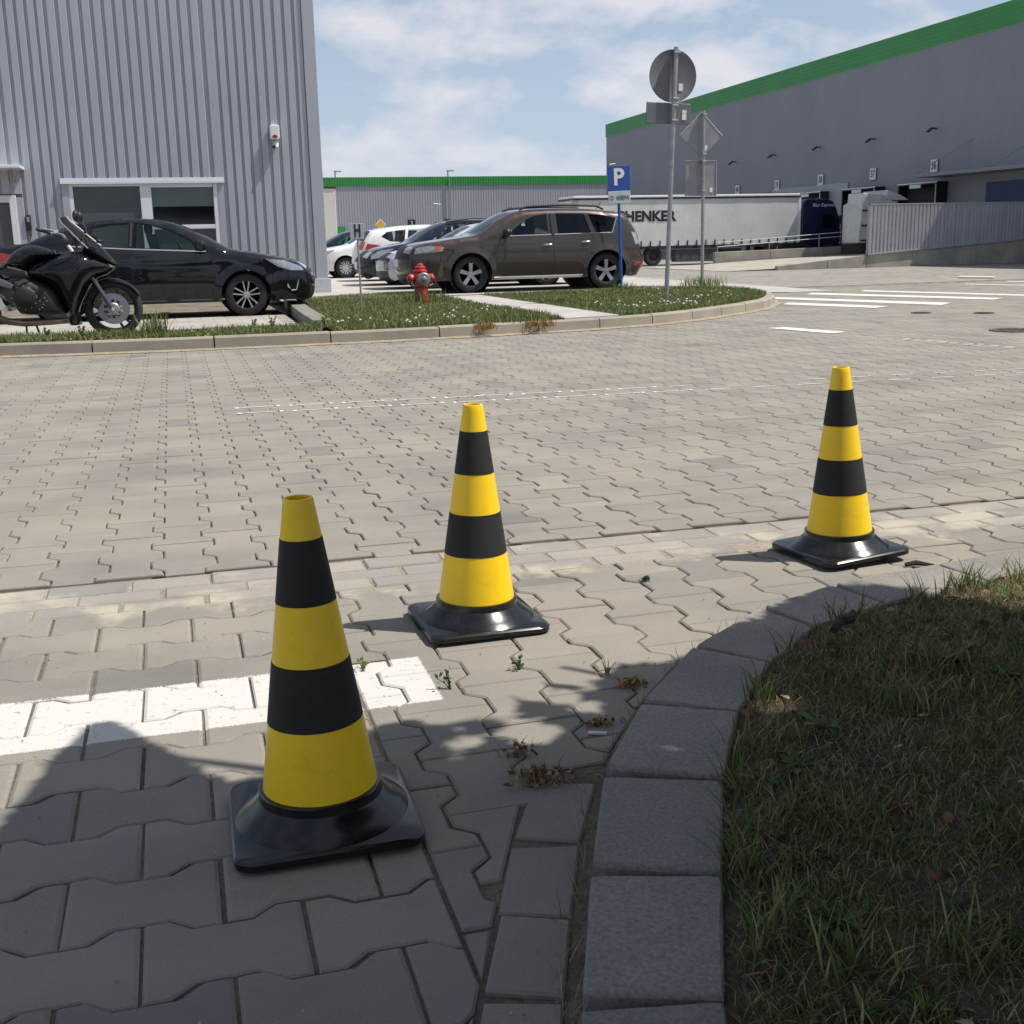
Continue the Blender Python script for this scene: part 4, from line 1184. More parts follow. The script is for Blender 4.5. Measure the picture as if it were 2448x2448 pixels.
def make_car(name, label, cat, loc, rz, sp, scale=1.0, group=None, step=0.065):
    root = empty(name, loc, rz, scale); tag(root, label, cat, group)
    W = sp['W']; sil, tg = cm2(sp['sil'], sp.get('sub', 4)); r_ = sp.get('round', 0.07)
    xf, xr = sil[:, 0].max(), sil[:, 0].min(); zb = sp['zb']; belt = sp['belt']
    wheels = sp['wheels']; ra = sp['ra']
    bottom = []
    for (wx, wr) in sorted(wheels):                                   # rear first
        hx = math.sqrt(max(ra ** 2 - (zb - wr) ** 2, 0.01)); a0 = math.atan2(zb - wr, hx)
        bottom += [(wx - ra * math.cos(a), wr + ra * math.sin(a)) for a in np.linspace(a0, math.pi - a0, 16)]
    out = [tuple(p) for p in sil] + [(sil[-1][0] + .06, zb)] + bottom + [(sil[0][0] - .06, zb)]
    def hw(x, z):
        tf = max((x - (xf - .95)) / .95, 0); tr_ = max(((xr + .8) - x) / .8, 0)
        y = W * (1 - sp.get('tf', .17) * tf ** 2.2 - sp.get('tr', .13) * tr_ ** 2.2)
        bz = belt(x)
        y -= .045 * max((bz * .62 - z) / (bz * .62 - zb + 1e-6), 0) ** 2 * W
        y -= .03 * max((z - bz * .62) / (bz * .38), 0) ** 2 if z < bz else .03 + (z - bz) * sp.get('tumble', .42)
        for wx, wr in wheels:
            d = math.hypot(x - wx, z - wr) - ra
            if d > -.02: y += sp.get('flare', .02) * math.exp(-(d / .07) ** 2)
        if sp.get('crease') and z < bz: y += .012 * math.exp(-((z - sp['crease'](x)) / .035) ** 2)
        return y
    silc = np.array(sil)
    def yside(x, z):
        d = float(dist_poly([(x, z)], silc)[0]); y = hw(x, z)
        if d < r_: y -= r_ - math.sqrt(max(r_ ** 2 - (r_ - d) ** 2, 0))
        return y
    regs = sp['regions']                                              # (part name, material key, polygon)
    V, tris = cdt_regions(out, [r[2] for r in regs], step)
    Y = [yside(x, z) for x, z in V]
    groups = {}
    for t, r in tris: groups.setdefault(r, []).append(t)
    body = MB()
    for s in (-1, 1):
        for r, ts in groups.items():
            vv = [(V[i][0], s * (Y[i] - (0.006 if r >= 0 and 'glass' in regs[r][1] else 0)), V[i][1]) for i in range(len(V))]
            if r < 0: body.add(vv, ts)
            else:
                mb = MB(); used = sorted({i for t in ts for i in t}); ix = {i: k for k, i in enumerate(used)}
                mb.add([vv[i] for i in used], [tuple(ix[i] for i in t) for t in ts])
                mb.build(regs[r][0], MT.get(regs[r][1], None) or sp['paint'], root, smooth=True, angle=60)
    # loft across the car
    nt2 = 14; ts_ = np.linspace(-1, 1, nt2 + 1)
    nrm = np.zeros_like(sil)
    for i in range(len(sil)):
        d = sil[min(i + 1, len(sil) - 1)] - sil[max(i - 1, 0)]; d /= np.linalg.norm(d); nrm[i] = (d[1], -d[0])
    if nrm[0][0] < 0: nrm = -nrm
    LV = []
    for i, (x, z) in enumerate(sil):
        yk = hw(x, z) - r_; cr_ = .025 + sp.get('bow', .11) * nrm[i][0] ** 2
        for t in ts_:
            q = cr_ * (1 - t * t); LV.append((x + nrm[i][0] * q, yk * t, z + nrm[i][1] * q))
    parts = {}
    for i in range(len(sil) - 1):
        g = tg[i]
        for j in range(nt2):
            tm = abs((ts_[j] + ts_[j + 1]) / 2); key = 'body'
            if g == 'g' and tm < .90: key = 'windscreen'
            elif g == 'k': key = 'bumper_trim'
            elif g == 'h': key = 'headlamp' if tm > .58 else 'grille'
            elif g == 'r' and tm > .60: key = 'tail_lamp'
            elif g == 'p' and tm < .30: key = 'number_plate'
            a = i * (nt2 + 1) + j
            parts.setdefault(key, []).append((a, a + 1, a + nt2 + 2, a + nt2 + 1))
    mk = {'windscreen': 'glass', 'bumper_trim': 'black', 'headlamp': 'lamp_clear', 'grille': sp.get('grille', 'black'), 'tail_lamp': 'lamp_red', 'number_plate': 'plate'}
    for key, fs in parts.items():
        if key == 'body': body.add(LV, fs); continue
        # split left and right lamps, front and rear glass
        buckets = {}
        for q in fs:
            c = np.mean([LV[i] for i in q], 0)
            b_ = (c[1] > 0) if key in ('headlamp', 'tail_lamp') else (c[0] > 0)
            buckets.setdefault(b_, []).append(q)
        for b_, qs in buckets.items():
            used = sorted({i for t in qs for i in t}); ix = {i: k for k, i in enumerate(used)}
            nm_ = 'rear_window' if key == 'windscreen' and not b_ else key
            MB().add([LV[i] for i in used], [tuple(ix[i] for i in t) for t in qs]).build(nm_, MT[mk[key]], root, smooth=True, angle=50)
    me = mesh_np('body', body.v, body.f)
    bm = bmesh.new(); bm.from_mesh(me)
    bmesh.ops.remove_doubles(bm, verts=bm.verts, dist=2e-4)
    loose = [v for v in bm.verts if not v.link_faces]
    bmesh.ops.delete(bm, geom=loose, context='VERTS')
    bmesh.ops.recalc_face_normals(bm, faces=bm.faces); bm.to_mesh(me); bm.free()
    me.shade_smooth(); me.set_sharp_from_angle(angle=math.radians(50))
    link_mesh('body', me, sp['paint'], root)
    # underside, wells, cabin
    MB().box(((xf + xr) / 2, 0, zb + .06), (xf - xr - .5, W * 1.72, .10)).build('underbody', MT['chassis'], root)
    for wx, wr in wheels:
        for s in (-1, 1):
            MB().lathe([(0, -.24), (ra * .97, -.24), (ra * .97, .02)], 24, AX((wx, s * (W - .06), wr), (0, s, 0)), caps=False).build('wheel_well', MT['chassis'], root)
            car_wheel(root, (wx, s * (W - .115), wr), wr, .20, sp['wheel_style'], MT[sp['rim']], s)
    inr = MB(); bz = belt(0)
    inr.box((sp['cab'][0] + .0, 0, bz - .28), (.05, W * 1.6, .3))
    inr.box((sum(sp['cab']) / 2, 0, bz - .45), (abs(sp['cab'][1] - sp['cab'][0]), W * 1.7, .06))
    inr.build('cabin_floor', MT['chassis'], root)
    for sx in sp['seats']:
        for s in (-.5, .5):
            b = MB().prism([(sx - .06, bz - .42), (sx + .10, bz - .42), (sx - .06, bz + .22), (sx - .20, bz + .22)], lambda u, v, d: (u, d, v), s * W - .22, s * W + .22)
            ellipsoid(b, (sx - .16, s * W, bz + .30), (.06, .14, .10))
            b.build('seat', MT[sp.get('seatm', 'seat')], root, smooth=True)
    sw = sp['cab'][0] - .38
    MB().lathe([(.17 + .018 * math.cos(a), .018 * math.sin(a)) for a in np.linspace(0, 2 * math.pi, 8, endpoint=False)], 20, AX((sw, .5 * W, bz - .02), (.9, 0, .45)), close=True).build('steering_wheel', MT['seat'], root, smooth=True)
    root['_'] = 0; del root['_']
    return root, yside

def seam(root, yside, pts, r=0.006, s=-1, name='door_seam', m='black'):
    n = len(pts); P = []
    for (a, b) in zip(pts[:-1], pts[1:]):
        k = max(2, int(math.hypot(b[0] - a[0], b[1] - a[1]) / .06))
        P += [(a[0] + (b[0] - a[0]) * j / k, a[1] + (b[1] - a[1]) * j / k) for j in range(k)]
    P.append(pts[-1])
    for s in (-1, 1):
        MB().tube([(x, s * (yside(x, z) - r * .45), z) for x, z in P], r, 6).build(name, MT[m], root, smooth=True)

def handle(root, yside, x, z, m):
    for s in (-1, 1):
        h = MB(); ellipsoid(h, (x, s * (yside(x, z) + .018), z), (.105, .018, .020), 12, 8); h.build('door_handle', m, root, smooth=True)

def mirror(root, yside, x, z, m, chrome=False):
    for s in (-1, 1):
        y = yside(x, z - .04)
        h = MB(); ellipsoid(h, (x + .02, s * (y + .14), z), (.085, .125, .085), 14, 10); mo = h.build('wing_mirror', m, root, smooth=True)
        MB().box((x + .02, s * (y + .02), z - .06), (.08, .10, .035)).build('mirror_arm', MT['black'], mo)
        if chrome:
            g = MB(); ellipsoid(g, (x - .055, s * (y + .15), z), (.02, .095, .06), 12, 8); g.build('mirror_glass', MT['chrome'], mo, smooth=True)

# ---- black saloon beside the building (faces right)
belt_s = lambda x: 1.055 - 0.065 * (x + .5)
sal = dict(W=.885, zb=.225, wheels=[(1.35, .318), (-1.35, .318)], ra=.372, belt=belt_s, paint=MT['p_black'], round=.075,
    tf=.13, sil=[(2.20, .19, 'k'), (2.31, .26, 'k'), (2.345, .42, 'p'), (2.345, .53, 'b'), (2.32, .60, 'k'), (2.28, .68, 'h'), (2.16, .775, 'b'), (1.95, .835), (1.5, .925), (1.12, .995, 'g'), (.72, 1.215, 'g'), (.36, 1.385, 'b'), (.05, 1.45), (-.4, 1.475), (-.85, 1.445, 'g'), (-1.3, 1.31, 'g'), (-1.68, 1.145, 'b'), (-2.05, 1.10), (-2.20, 1.05, 'r'), (-2.27, .84, 'b'), (-2.30, .62, 'p'), (-2.30, .48, 'k'), (-2.20, .24)],
    regions=[('side_window', 'glass', [(.76, .985), (.60, 1.135), (.30, 1.30), (.02, 1.385), (-.19, 1.41), (-.24, 1.045)]),
             ('side_window', 'glass', [(-.31, 1.05), (-.27, 1.41), (-.60, 1.395), (-.92, 1.335), (-1.10, 1.12), (-1.08, 1.10)]),
             ('headlamp', 'lamp_clear', [(1.66, .845), (1.95, .815), (2.20, .72), (2.24, .66), (2.05, .665), (1.85, .72)]),
             ('tail_lamp', 'lamp_red', [(-1.80, .97), (-2.12, 1.03), (-2.20, .97), (-2.21, .86), (-1.95, .88)]),
             ('door', '', [(.86, .30), (.92, .60), (.86, .93), (-.25, 1.015), (-.27, .30)]),
             ('door', '', [(-.285, .30), (-.27, 1.015), (-1.08, 1.07), (-1.20, .90), (-1.02, .70), (-.86, .30)])],
    wheel_style=(5, .024, .048), rim='alloy', cab=(.85, -1.2), seats=(.15, -.75), seatm='seat_grey', crease=lambda x: .78 + .03 * x)
root, ys = make_car('saloon_car', 'black saloon car parked sideways in front of the ribbed office wall', 'car', (-.28 * 1.114, 20.83 + .885, .08), 0, sal, 1.114)
seam(root, ys, [(.86, .30), (.92, .60), (.86, .93)]); seam(root, ys, [(-.278, .30), (-.262, 1.02)]); seam(root, ys, [(-.86, .30), (-1.02, .70), (-1.20, .90)])
seam(root, ys, [(.80, .975), (-.24, 1.03), (-1.12, 1.09)], .010, name='belt_trim', m='chrome')
seam(root, ys, [(-.275, 1.06), (-.23, 1.40)], .030, name='door_pillar')
seam(root, ys, [(1.02, .26), (-1.0, .26)], .02, name='sill_trim')
handle(root, ys, -.02, .86, MT['p_black']); handle(root, ys, -.98, .92, MT['p_black'])
mirror(root, ys, .70, 1.06, MT['p_black'])
for s in (-1, 1):
    y = ys(2.06, .42)
    MB().lathe([(0, 0), (.05, 0), (.058, -.02)], 16, AX((2.02, s * (y + .003), .44), (.35, s, 0))).build('fog_lamp', MT['lamp_clear'], root)
    MB().tube([(2.03, s * (ys(2.03, .37) + .004), .365), (2.11, s * (ys(2.11, .37) + .004), .37), (2.15, s * (ys(2.15, .52) + .006), .52)], .012, 6).build('fog_lamp_trim', MT['chrome'], root)
for z in (.60, .65): MB().tube([(2.33 - .2, -.55, z), (2.43 - .01, -.2, z), (2.435, .2, z), (2.13, .55, z)], .009, 6).build('grille_bar', MT['chrome'], root, smooth=True)

# ---- brown four-wheel drive (faces left)
belt_v = lambda x: 1.105 + 0.0 * x - .012 * x
suv = dict(W=.93, zb=.25, wheels=[(1.475, .365), (-1.475, .365)], ra=.44, belt=belt_v, paint=MT['p_brown'], round=.085, tumble=.30, flare=.045, tf=.20,
    sil=[(2.52, .22, 'k'), (2.66, .28, 'k'), (2.72, .42, 'b'), (2.735, .55, 'p'), (2.73, .68, 'k'), (2.70, .80, 'h'), (2.62, .93, 'b'), (2.40, 1.00), (2.0, 1.055), (1.55, 1.115), (1.28, 1.16, 'g'), (.85, 1.41, 'g'), (.50, 1.585, 'b'), (.15, 1.645), (-.5, 1.66), (-1.2, 1.635), (-1.75, 1.575), (-1.98, 1.515, 'g'), (-2.16, 1.25, 'g'), (-2.24, 1.08, 'r'), (-2.30, .80, 'b'), (-2.38, .72, 'b'), (-2.40, .62, 'p'), (-2.38, .48, 'k'), (-2.24, .27)],
    regions=[('side_window', 'glass', [(.66, 1.135), (.60, 1.20), (.30, 1.42), (.06, 1.515), (-.20, 1.55), (-.22, 1.135)]),
             ('side_window', 'glass_dark', [(-.42, 1.135), (-.40, 1.555), (-1.02, 1.545), (-1.15, 1.17), (-1.10, 1.14)]),
             ('side_window', 'glass_dark', [(-1.25, 1.155), (-1.12, 1.535), (-1.50, 1.505), (-1.72, 1.44), (-1.60, 1.165)]),
             ('headlamp', 'lamp_clear', [(2.02, .92), (2.30, .96), (2.58, .92), (2.62, .80), (2.30, .81), (2.05, .85)]),
             ('tail_lamp', 'lamp_clear', [(-2.06, 1.16), (-2.17, 1.14), (-2.24, .90), (-2.15, .90)]),
             ('reflector', 'lamp_red', [(-2.12, .53), (-2.34, .55), (-2.35, .48), (-2.13, .46)]),
             ('door', '', [(.92, .36), (.95, .80), (.80, 1.10), (-.31, 1.105), (-.31, .36)]),
             ('door', '', [(-.325, .36), (-.325, 1.105), (-1.16, 1.12), (-1.20, .95), (-1.02, .70), (-.93, .36)])],
    wheel_style=(5, .085, 0), rim='alloy', cab=(1.05, -1.6), seats=(.2, -.75), crease=lambda x: .88)
root, ys = make_car('off_road_car', 'large brown off-road car parked behind the grass island', 'car', (7.39, 24.0 + .93, .2), math.pi, suv, 1.0)
seam(root, ys, [(.92, .36), (.95, .80), (.80, 1.10)]); seam(root, ys, [(-.318, .36), (-.318, 1.11)]); seam(root, ys, [(-.93, .36), (-1.02, .70), (-1.20, .95), (-1.17, 1.12)])
seam(root, ys, [(-.24, 1.12), (-.40, 1.12)], .012); seam(root, ys, [(-.31, 1.13), (-.30, 1.55)], .05, name='door_pillar')
seam(root, ys, [(.70, 1.118), (-1.62, 1.15), (-1.75, 1.46)], .012, name='belt_trim', m='chrome')
seam(root, ys, [(1.0, .285), (-.95, .285)], .028, name='side_step', m='chrome')
handle(root, ys, -.18, .93, MT['chrome']); handle(root, ys, -1.02, .97, MT['chrome'])
mirror(root, ys, .70, 1.19, MT['black'], True)
for s in (-1, 1):
    MB().tube([(.35, s * .66, 1.645), (.2, s * .67, 1.70), (-.6, s * .67, 1.73), (-1.35, s * .66, 1.70), (-1.5, s * .65, 1.63)], .022, 8).build('roof_rail', MT['black'], root, smooth=True)
    MB().lathe([(0, 0), (.06, 0), (.07, -.03)], 14, AX((2.50, s * (ys(2.50, .52) + .004), .52), (.5, s, 0))).build('fog_lamp', MT['lamp_clear'], root)
    MB().prism([(2.26, .84), (2.10, .86), (2.06, .95), (2.20, .945)], lambda u, v, d: (u, s * (ys(u, v) + d), v), -.004, .006).build('indicator', MT['lamp_orange'], root)
MB().prism([(-1.95, 1.54), (-2.14, 1.50), (-2.10, 1.47), (-1.9, 1.49)], lambda u, v, d: (u, d, v + .02), -.62, .62).build('roof_spoiler', MT['p_brown'], root, bevel=.01)
MB().tube([(-1.5, .2, 1.64), (-1.62, .2, 1.80)], .008, 5).build('aerial', MT['black'], root)

# ---- other parked cars
belt_w = lambda x: 1.0 - .03 * x
def hatch(paintm, **kw):
    d = dict(W=.88, zb=.22, wheels=[(1.33, .315), (-1.33, .315)], ra=.375, belt=belt_w, paint=paintm, round=.075,
        sil=[(2.12, .2, 'k'), (2.24, .3, 'k'), (2.30, .42, 'p'), (2.30, .54, 'k'), (2.26, .64, 'h'), (2.12, .78, 'b'), (1.85, .87), (1.45, .94), (1.15, 1.0, 'g'), (.70, 1.26, 'g'), (.32, 1.42, 'b'), (0, 1.475), (-.5, 1.49), (-1.2, 1.46), (-1.75, 1.38), (-1.98, 1.33, 'g'), (-2.17, 1.06, 'r'), (-2.26, .84, 'p'), (-2.30, .66, 'b'), (-2.32, .5, 'k'), (-2.22, .25)],
        regions=[('side_window', 'glass', [(.74, .99), (.30, 1.33), (.02, 1.40), (-.18, 1.415), (-.20, 1.01)]),
                 ('side_window', 'glass', [(-.28, 1.015), (-.26, 1.415), (-.95, 1.39), (-1.02, 1.035)]),
                 ('side_window', 'glass', [(-1.10, 1.04), (-1.03, 1.385), (-1.55, 1.33), (-1.74, 1.20), (-1.50, 1.07)]),
                 ('headlamp', 'lamp_clear', [(1.62, .86), (1.95, .82), (2.16, .72), (2.18, .62), (1.95, .66)]),
                 ('tail_lamp', 'lamp_red', [(-1.62, .92), (-1.90, .99), (-2.13, 1.02), (-2.20, .86), (-1.98, .80)]),
                 ('door', '', [(.84, .30), (.90, .60), (.80, .97), (-.22, .995), (-.24, .30)]),
                 ('door', '', [(-.255, .30), (-.235, .998), (-1.03, 1.02), (-1.16, .90), (-1.0, .68), (-.86, .30)])],
        wheel_style=(7, .04, .04), rim='alloy_bright', cab=(.85, -1.6), seats=(.15, -.8))
    d.update(kw); return d
root, ys = make_car('estate_car', 'white estate car with red tail lamps, parked with its back to the hydrant', 'car', (7.37, 33.0 + .9, .2), 0, hatch(MT['p_white']), 1.0, step=.09)
seam(root, ys, [(-.248, .30), (-.228, 1.0)]); handle(root, ys, -.02, .86, MT['p_white'])
root, ys = make_car('estate_car', 'dark navy estate car between the white cars, only its front showing', 'car', (7.0, 29.4 + .9, .2), math.pi, hatch(MT['p_navy'], tf=.14), 1.04, step=.09)
for s in (-1, 1): MB().tube([(.3, s * .62, 1.45), (-.4, s * .64, 1.53), (-1.5, s * .6, 1.46)], .02, 6).build('roof_rail', MT['black'], root, smooth=True)
root, ys = make_car('saloon_car', 'silver white saloon car squeezed beside the brown off-road car', 'car', (7.05, 26.75 + .88, .2), math.pi, {**sal, 'paint': MT['p_silver'], 'sil': [(x, z - (.04 if z > .9 else 0), *t) for x, z, *t in sal['sil']], 'rim': 'alloy_bright'}, 1.0, step=.09)
for s in (-1, 1):
    MB().prism([(s * .05, .50), (s * .33, .49), (s * .36, .66), (s * .09, .70)], lambda u, v, d: (d - abs(u) * .18, u, v), 2.40, 2.445).build('grille', MT['black'], root, bevel=.02)
    for k in range(5): MB().box((2.40 - .06 * k / 5, s * (.52 + .045 * k), .54), (.03, .02, .22)).build('grille_bar', MT['chrome'], root)
root, ys = make_car('hatchback_car', 'white hatchback with its front wheel showing beside the office corner', 'car', (6.5, 37.0 + .9, .2), math.pi, hatch(MT['p_white'], sil=[(x - (.2 if x < -1 else 0), z, *t) for x, z, *t in hatch(None)['sil']]), 1.0, step=.09)
root, ys = make_car('saloon_car', 'dark blue saloon car behind the white hatchback, roof showing', 'car', (6.3, 42.0 + .9, .2), math.pi, {**sal, 'paint': MT['p_navy']}, 1.0, step=.09)

# ---- motorcycle
def inflate(mb, poly, T, r, step=.03, taper=None, both=True):
    """swell a side outline into a rounded solid of half thickness T"""
    poly = [np.array(p, float) for p in poly]
    P, _t = cm2([(p[0], p[1]) for p in poly + [poly[0]]], 4); P = P[:-1]
    V, tris = cdt_regions([tuple(p) for p in P], [], step)
    Pc = np.vstack([P, P[:1]]); d = dist_poly(V, Pc)
    q = np.clip(d / r, 0, 1); y = T * np.sqrt(np.clip(1 - (1 - q) ** 2, 0, 1))
    if taper is not None: y = y * np.array([taper(a, b) for a, b in V])
    for s in (-1, 1): mb.add([(a, s * b, c) for (a, c), b in zip(V, y)], [t for t, _ in tris])
    return mb
Kz = 0.00103
mz = lambda x, y: ((x - 1430) * Kz, (1420 - y) * Kz)
def mp_(l): return [mz(*p) for p in l]
moto = empty('motorcycle', (-.79, 16.98, .08)); tag(moto, 'black faired sports motorcycle standing in front of the black saloon car', 'motorcycle')
MT['disc'] = mat('brake disc steel', (0.26, 0.27, 0.29), 0.4, 0.6, var=.15, scale=30)
def moto_wheel(cx, R_, w, disc):
    c = (cx, 0, R_); M_ = AX(c, (0, -1, 0)); o = MB()
    o.lathe([(R_ * .70, .05), (R_ * .74, .06), (R_ * .76, .045), (R_ * .72, 0), (R_ * .76, -.045), (R_ * .74, -.06), (R_ * .70, -.05)], 40, M_, caps=False)
    for k in range(3):
        Rk = M_ @ Matrix.Rotation(2 * math.pi * k / 3 + 1.1, 4, 'Z')
        for d in (-.055, .055):
            V = [(.05, d * .5 - .018, .018), (.05, d * .5 + .018, .018), (R_ * .72, d + .016, .02), (R_ * .72, d - .016, .02)]; V += [(x, y, -z) for x, y, z in V]
            o.add([Rk @ Vector(p) for p in V], [(0, 1, 2, 3), (7, 6, 5, 4), (0, 4, 5, 1), (1, 5, 6, 2), (2, 6, 7, 3), (3, 7, 4, 0)])
    o.lathe([(.02, .06), (.055, .055), (.055, -.055), (.02, -.06)], 16, M_)
    wo = o.build('wheel', MT['p_moto'], moto, smooth=True)
    pr = [(R_ * .75, w * .40)] + [(R_ * (.80 + .20 * math.cos(a)), w * .5 * math.sin(a) * 1.0) for a in np.linspace(1.35, -1.35, 11)] + [(R_ * .75, -w * .40)]
    MB().lathe(pr, 44, M_, caps=False).build('tyre', MT['rubber'], wo, smooth=True)
    if disc:
        for s in (-1, 1):
            d = MB(); Md = AX((cx, s * .075, R_), (0, s, 0))
            d.lathe([(.125, .004), (.205, .004), (.205, -.002), (.125, -.002)], 36, Md, close=True)
            for k in range(10):
                a = 2 * math.pi * k / 10; d.box((cx + .11 * math.cos(a), s * .077, R_ + .11 * math.sin(a)), (.03, .008, .03))
            d.build('brake_disc', MT['disc'], wo)
            h = MB(); h.lathe([(.02, .02), (.07, .015), (.085, 0)], 18, Md); h.build('hub', MT['steel'], wo, smooth=True)
    return wo
moto_wheel(0, .378, .135, True); moto_wheel(-1.78, .372, .18, False)
MT['moto_frame0'] = mat('dark fork steel', (0.13, 0.135, 0.145), 0.35, 0.7)
for s in (-1, 1):
    MB().tube([(*mz(1412, 1040)[:1], s * .10, mz(1412, 1040)[1]), (mz(1245, 715)[0], s * .105, mz(1245, 715)[1]), (mz(1060, 360)[0], s * .105, mz(1060, 360)[1])], [.032, .026, .026], 12).build('fork_leg', MT['moto_frame0'], moto, smooth=True)
    x, z = mz(1245, 980); MB().box((x, s * .10, z), (.07, .05, .14), M=Matrix.Rotation(.5, 3, 'Y')).build('brake_caliper', MT['chassis'], moto, bevel=.012)
MB().lathe([(0, .0), (.022, .0), (.025, -.02)], 12, AX((0, -.14, .378), (0, -1, 0))).build('axle_nut', MT['chrome'], moto)
ar = []
o = MB(); n = 12; V = []; F = []
for i in range(n + 1):
    a = math.radians(28 + 98 * i / n); rr = .405
    for j in range(7):
        t = -1 + j / 3; V.append((rr * math.cos(a) * (1 - .02 * t * t) , .085 * t, .378 + (rr - .045 * t * t) * math.sin(a)))
for i in range(n):
    for j in range(6): F.append((i * 7 + j, i * 7 + j + 1, (i + 1) * 7 + j + 1, (i + 1) * 7 + j))
o.add(V, F).build('front_mudguard', MT['p_moto'], moto, smooth=True)
fair = inflate(MB(), mp_([(1535, 520), (1400, 612), (1270, 655), (1160, 770), (1070, 920), (1010, 1080), (1025, 1240), (870, 1245), (850, 1090), (770, 900), (700, 745), (560, 690), (430, 610), (395, 540), (480, 470), (640, 400), (860, 335), (1000, 300), (1160, 310), (1310, 370), (1450, 440)]), .30, .30, .035, taper=lambda x, z: .45 + .55 * min(max((.12 - x) / .5, 0), 1) if x > -.4 else 1.0)
fair.build('fairing', MT['p_moto'], moto, smooth=True)
inflate(MB(), mp_([(1538, 505), (1470, 400), (1350, 255), (1230, 150), (1150, 110), (1120, 190), (1110, 300), (1200, 400), (1380, 480)]), .20, .22, .03).build('nose_cowl', MT['p_moto'], moto, smooth=True)
MT['screen'] = glass_mat('smoked windscreen', (0.20, 0.21, 0.23), 1.0)
V = []; F = []
pa = [np.array(mz(*p)) for p in ((1350, 250), (1230, 145), (1120, 40), (1010, -60), (955, -129))]
for i, p in enumerate(pa):
    wd = .17 - .025 * i
    for j in range(9):
        t = -1 + j / 4; V.append((p[0] - .16 * t * t * (1 - .12 * i), wd * t, p[1] - .03 * t * t))
for i in range(4):
    for j in range(8): F.append((i * 9 + j, i * 9 + j + 1, (i + 1) * 9 + j + 1, (i + 1) * 9 + j))
ws = MB().add(V, F).build('windscreen', MT['screen'], moto, smooth=True)
MB().tube([V[9 * i + 4] for i in range(5)][::-1], .010, 6).build('screen_edge', MT['steel'], ws)
for e in (0, 8): MB().tube([V[9 * i + e] for i in range(5)], .008, 6).build('screen_edge', MT['steel'], ws)
inflate(MB(), mp_([(170, 440), (260, 325), (390, 245), (510, 225), (650, 248), (840, 312), (900, 345), (640, 400), (480, 475), (400, 545), (205, 495)]), .19, .16, .03).build('fuel_tank', MT['p_moto'], moto, smooth=True)
inflate(MB(), mp_([(-520, 330), (-300, 400), (0, 435), (150, 450), (190, 488), (100, 530), (0, 552), (-300, 500), (-520, 430)]), .15, .09, .03).build('seat', MT['seat'], moto, smooth=True)
inflate(MB(), mp_([(-640, 300), (-520, 440), (-200, 540), (50, 560), (210, 620), (120, 680), (-250, 620), (-560, 460)]), .12, .08, .03).build('tail_fairing', MT['p_moto'], moto, smooth=True)
MT['moto_frame'] = mat('grey frame', (0.16, 0.165, 0.18), 0.4, 0.6)
for s in (-1, 1):
    MB().prism(mp_([(-120, 560), (0, 590), (150, 640), (270, 715), (240, 760), (100, 720), (0, 680), (-120, 640)]), lambda u, v, d: (u, s * d, v), .15, .19).build('frame_rail', MT['moto_frame'], moto, bevel=.008)
    MB().prism(mp_([(-90, 780), (0, 800), (95, 860), (130, 945), (170, 1000), (250, 1000), (240, 1030), (160, 1045), (60, 1010), (-90, 900)]), lambda u, v, d: (u, s * d, v), .19, .215).build('foot_plate', MT['alloy_bright'], moto, bevel=.004)
    x, z = mz(230, 1010); MB().tube([(x - .05, s * .21, z), (x - .02, s * .34, z)], .016, 8).build('footrest', MT['chassis'], moto)
inflate(MB(), mp_([(230, 660), (430, 620), (700, 740), (790, 900), (860, 1090), (700, 1110), (300, 1080), (220, 900)]), .24, .10, .04).build('engine', MT['chassis'], moto, smooth=True)
x, z = mz(385, 870)
for s in (-1, 1):
    ec = MB().lathe([(0, .05), (.11, .045), (.145, .02), (.155, -.03)], 28, AX((x, s * .245, z), (0, s, 0))).build('engine_cover', MT['black'], moto, smooth=True)
    for k in range(12):
        a = 2 * math.pi * k / 12; MB().lathe([(0, .006), (.008, .004), (.009, 0)], 8, AX((x + .15 * math.cos(a), s * .262, z + .15 * math.sin(a)), (0, s, 0))).build('bolt', MT['steel'], ec)
    for px_, pz_ in ((560, 920), (600, 960), (645, 920), (580, 1000), (545, 1020), (620, 880), (530, 850)):
        a_, b_ = mz(px_, pz_); MB().lathe([(0, .006), (.008, .004), (.009, 0)], 8, AX((a_, s * .243, b_), (0, s, 0))).build('bolt', MT['steel'], ec)
MT['exhaust'] = mat('heat-stained exhaust', (0.26, 0.19, 0.13), 0.35, 0.8, var=0.4, scale=8)
MB().tube([(mz(0, 0)[0] - .35, -.20, mz(0, 1060)[1]), (mz(0, 0)[0], -.17, mz(0, 1100)[1]), (mz(150, 0)[0], -.13, mz(0, 1165)[1]), (mz(350, 0)[0], -.12, mz(0, 1195)[1]), (mz(600, 0)[0], -.12, mz(0, 1190)[1]), (mz(870, 0)[0], -.11, mz(0, 1180)[1]), (mz(905, 0)[0], -.1, mz(0, 1100)[1])], [.05, .048, .046, .045, .042, .040, .036], 14).build('exhaust', MT['exhaust'], moto, smooth=True)
MB().tube([(mz(0, 0)[0] - .95, -.22, mz(0, 930)[1]), (mz(0, 0)[0] - .35, -.205, mz(0, 1055)[1])], [.075, .068], 18).build('silencer', MT['chassis'], moto, smooth=True)
MB().prism(mp_([(-350, 980), (100, 900), (180, 960), (-340, 1070)]), lambda u, v, d: (u, d, v), -.14, -.10).build('swing_arm', MT['chassis'], moto, bevel=.01)
MB().prism(mp_([(-350, 980), (100, 900), (180, 960), (-340, 1070)]), lambda u, v, d: (u, d, v), .10, .14).build('swing_arm', MT['chassis'], moto, bevel=.01)
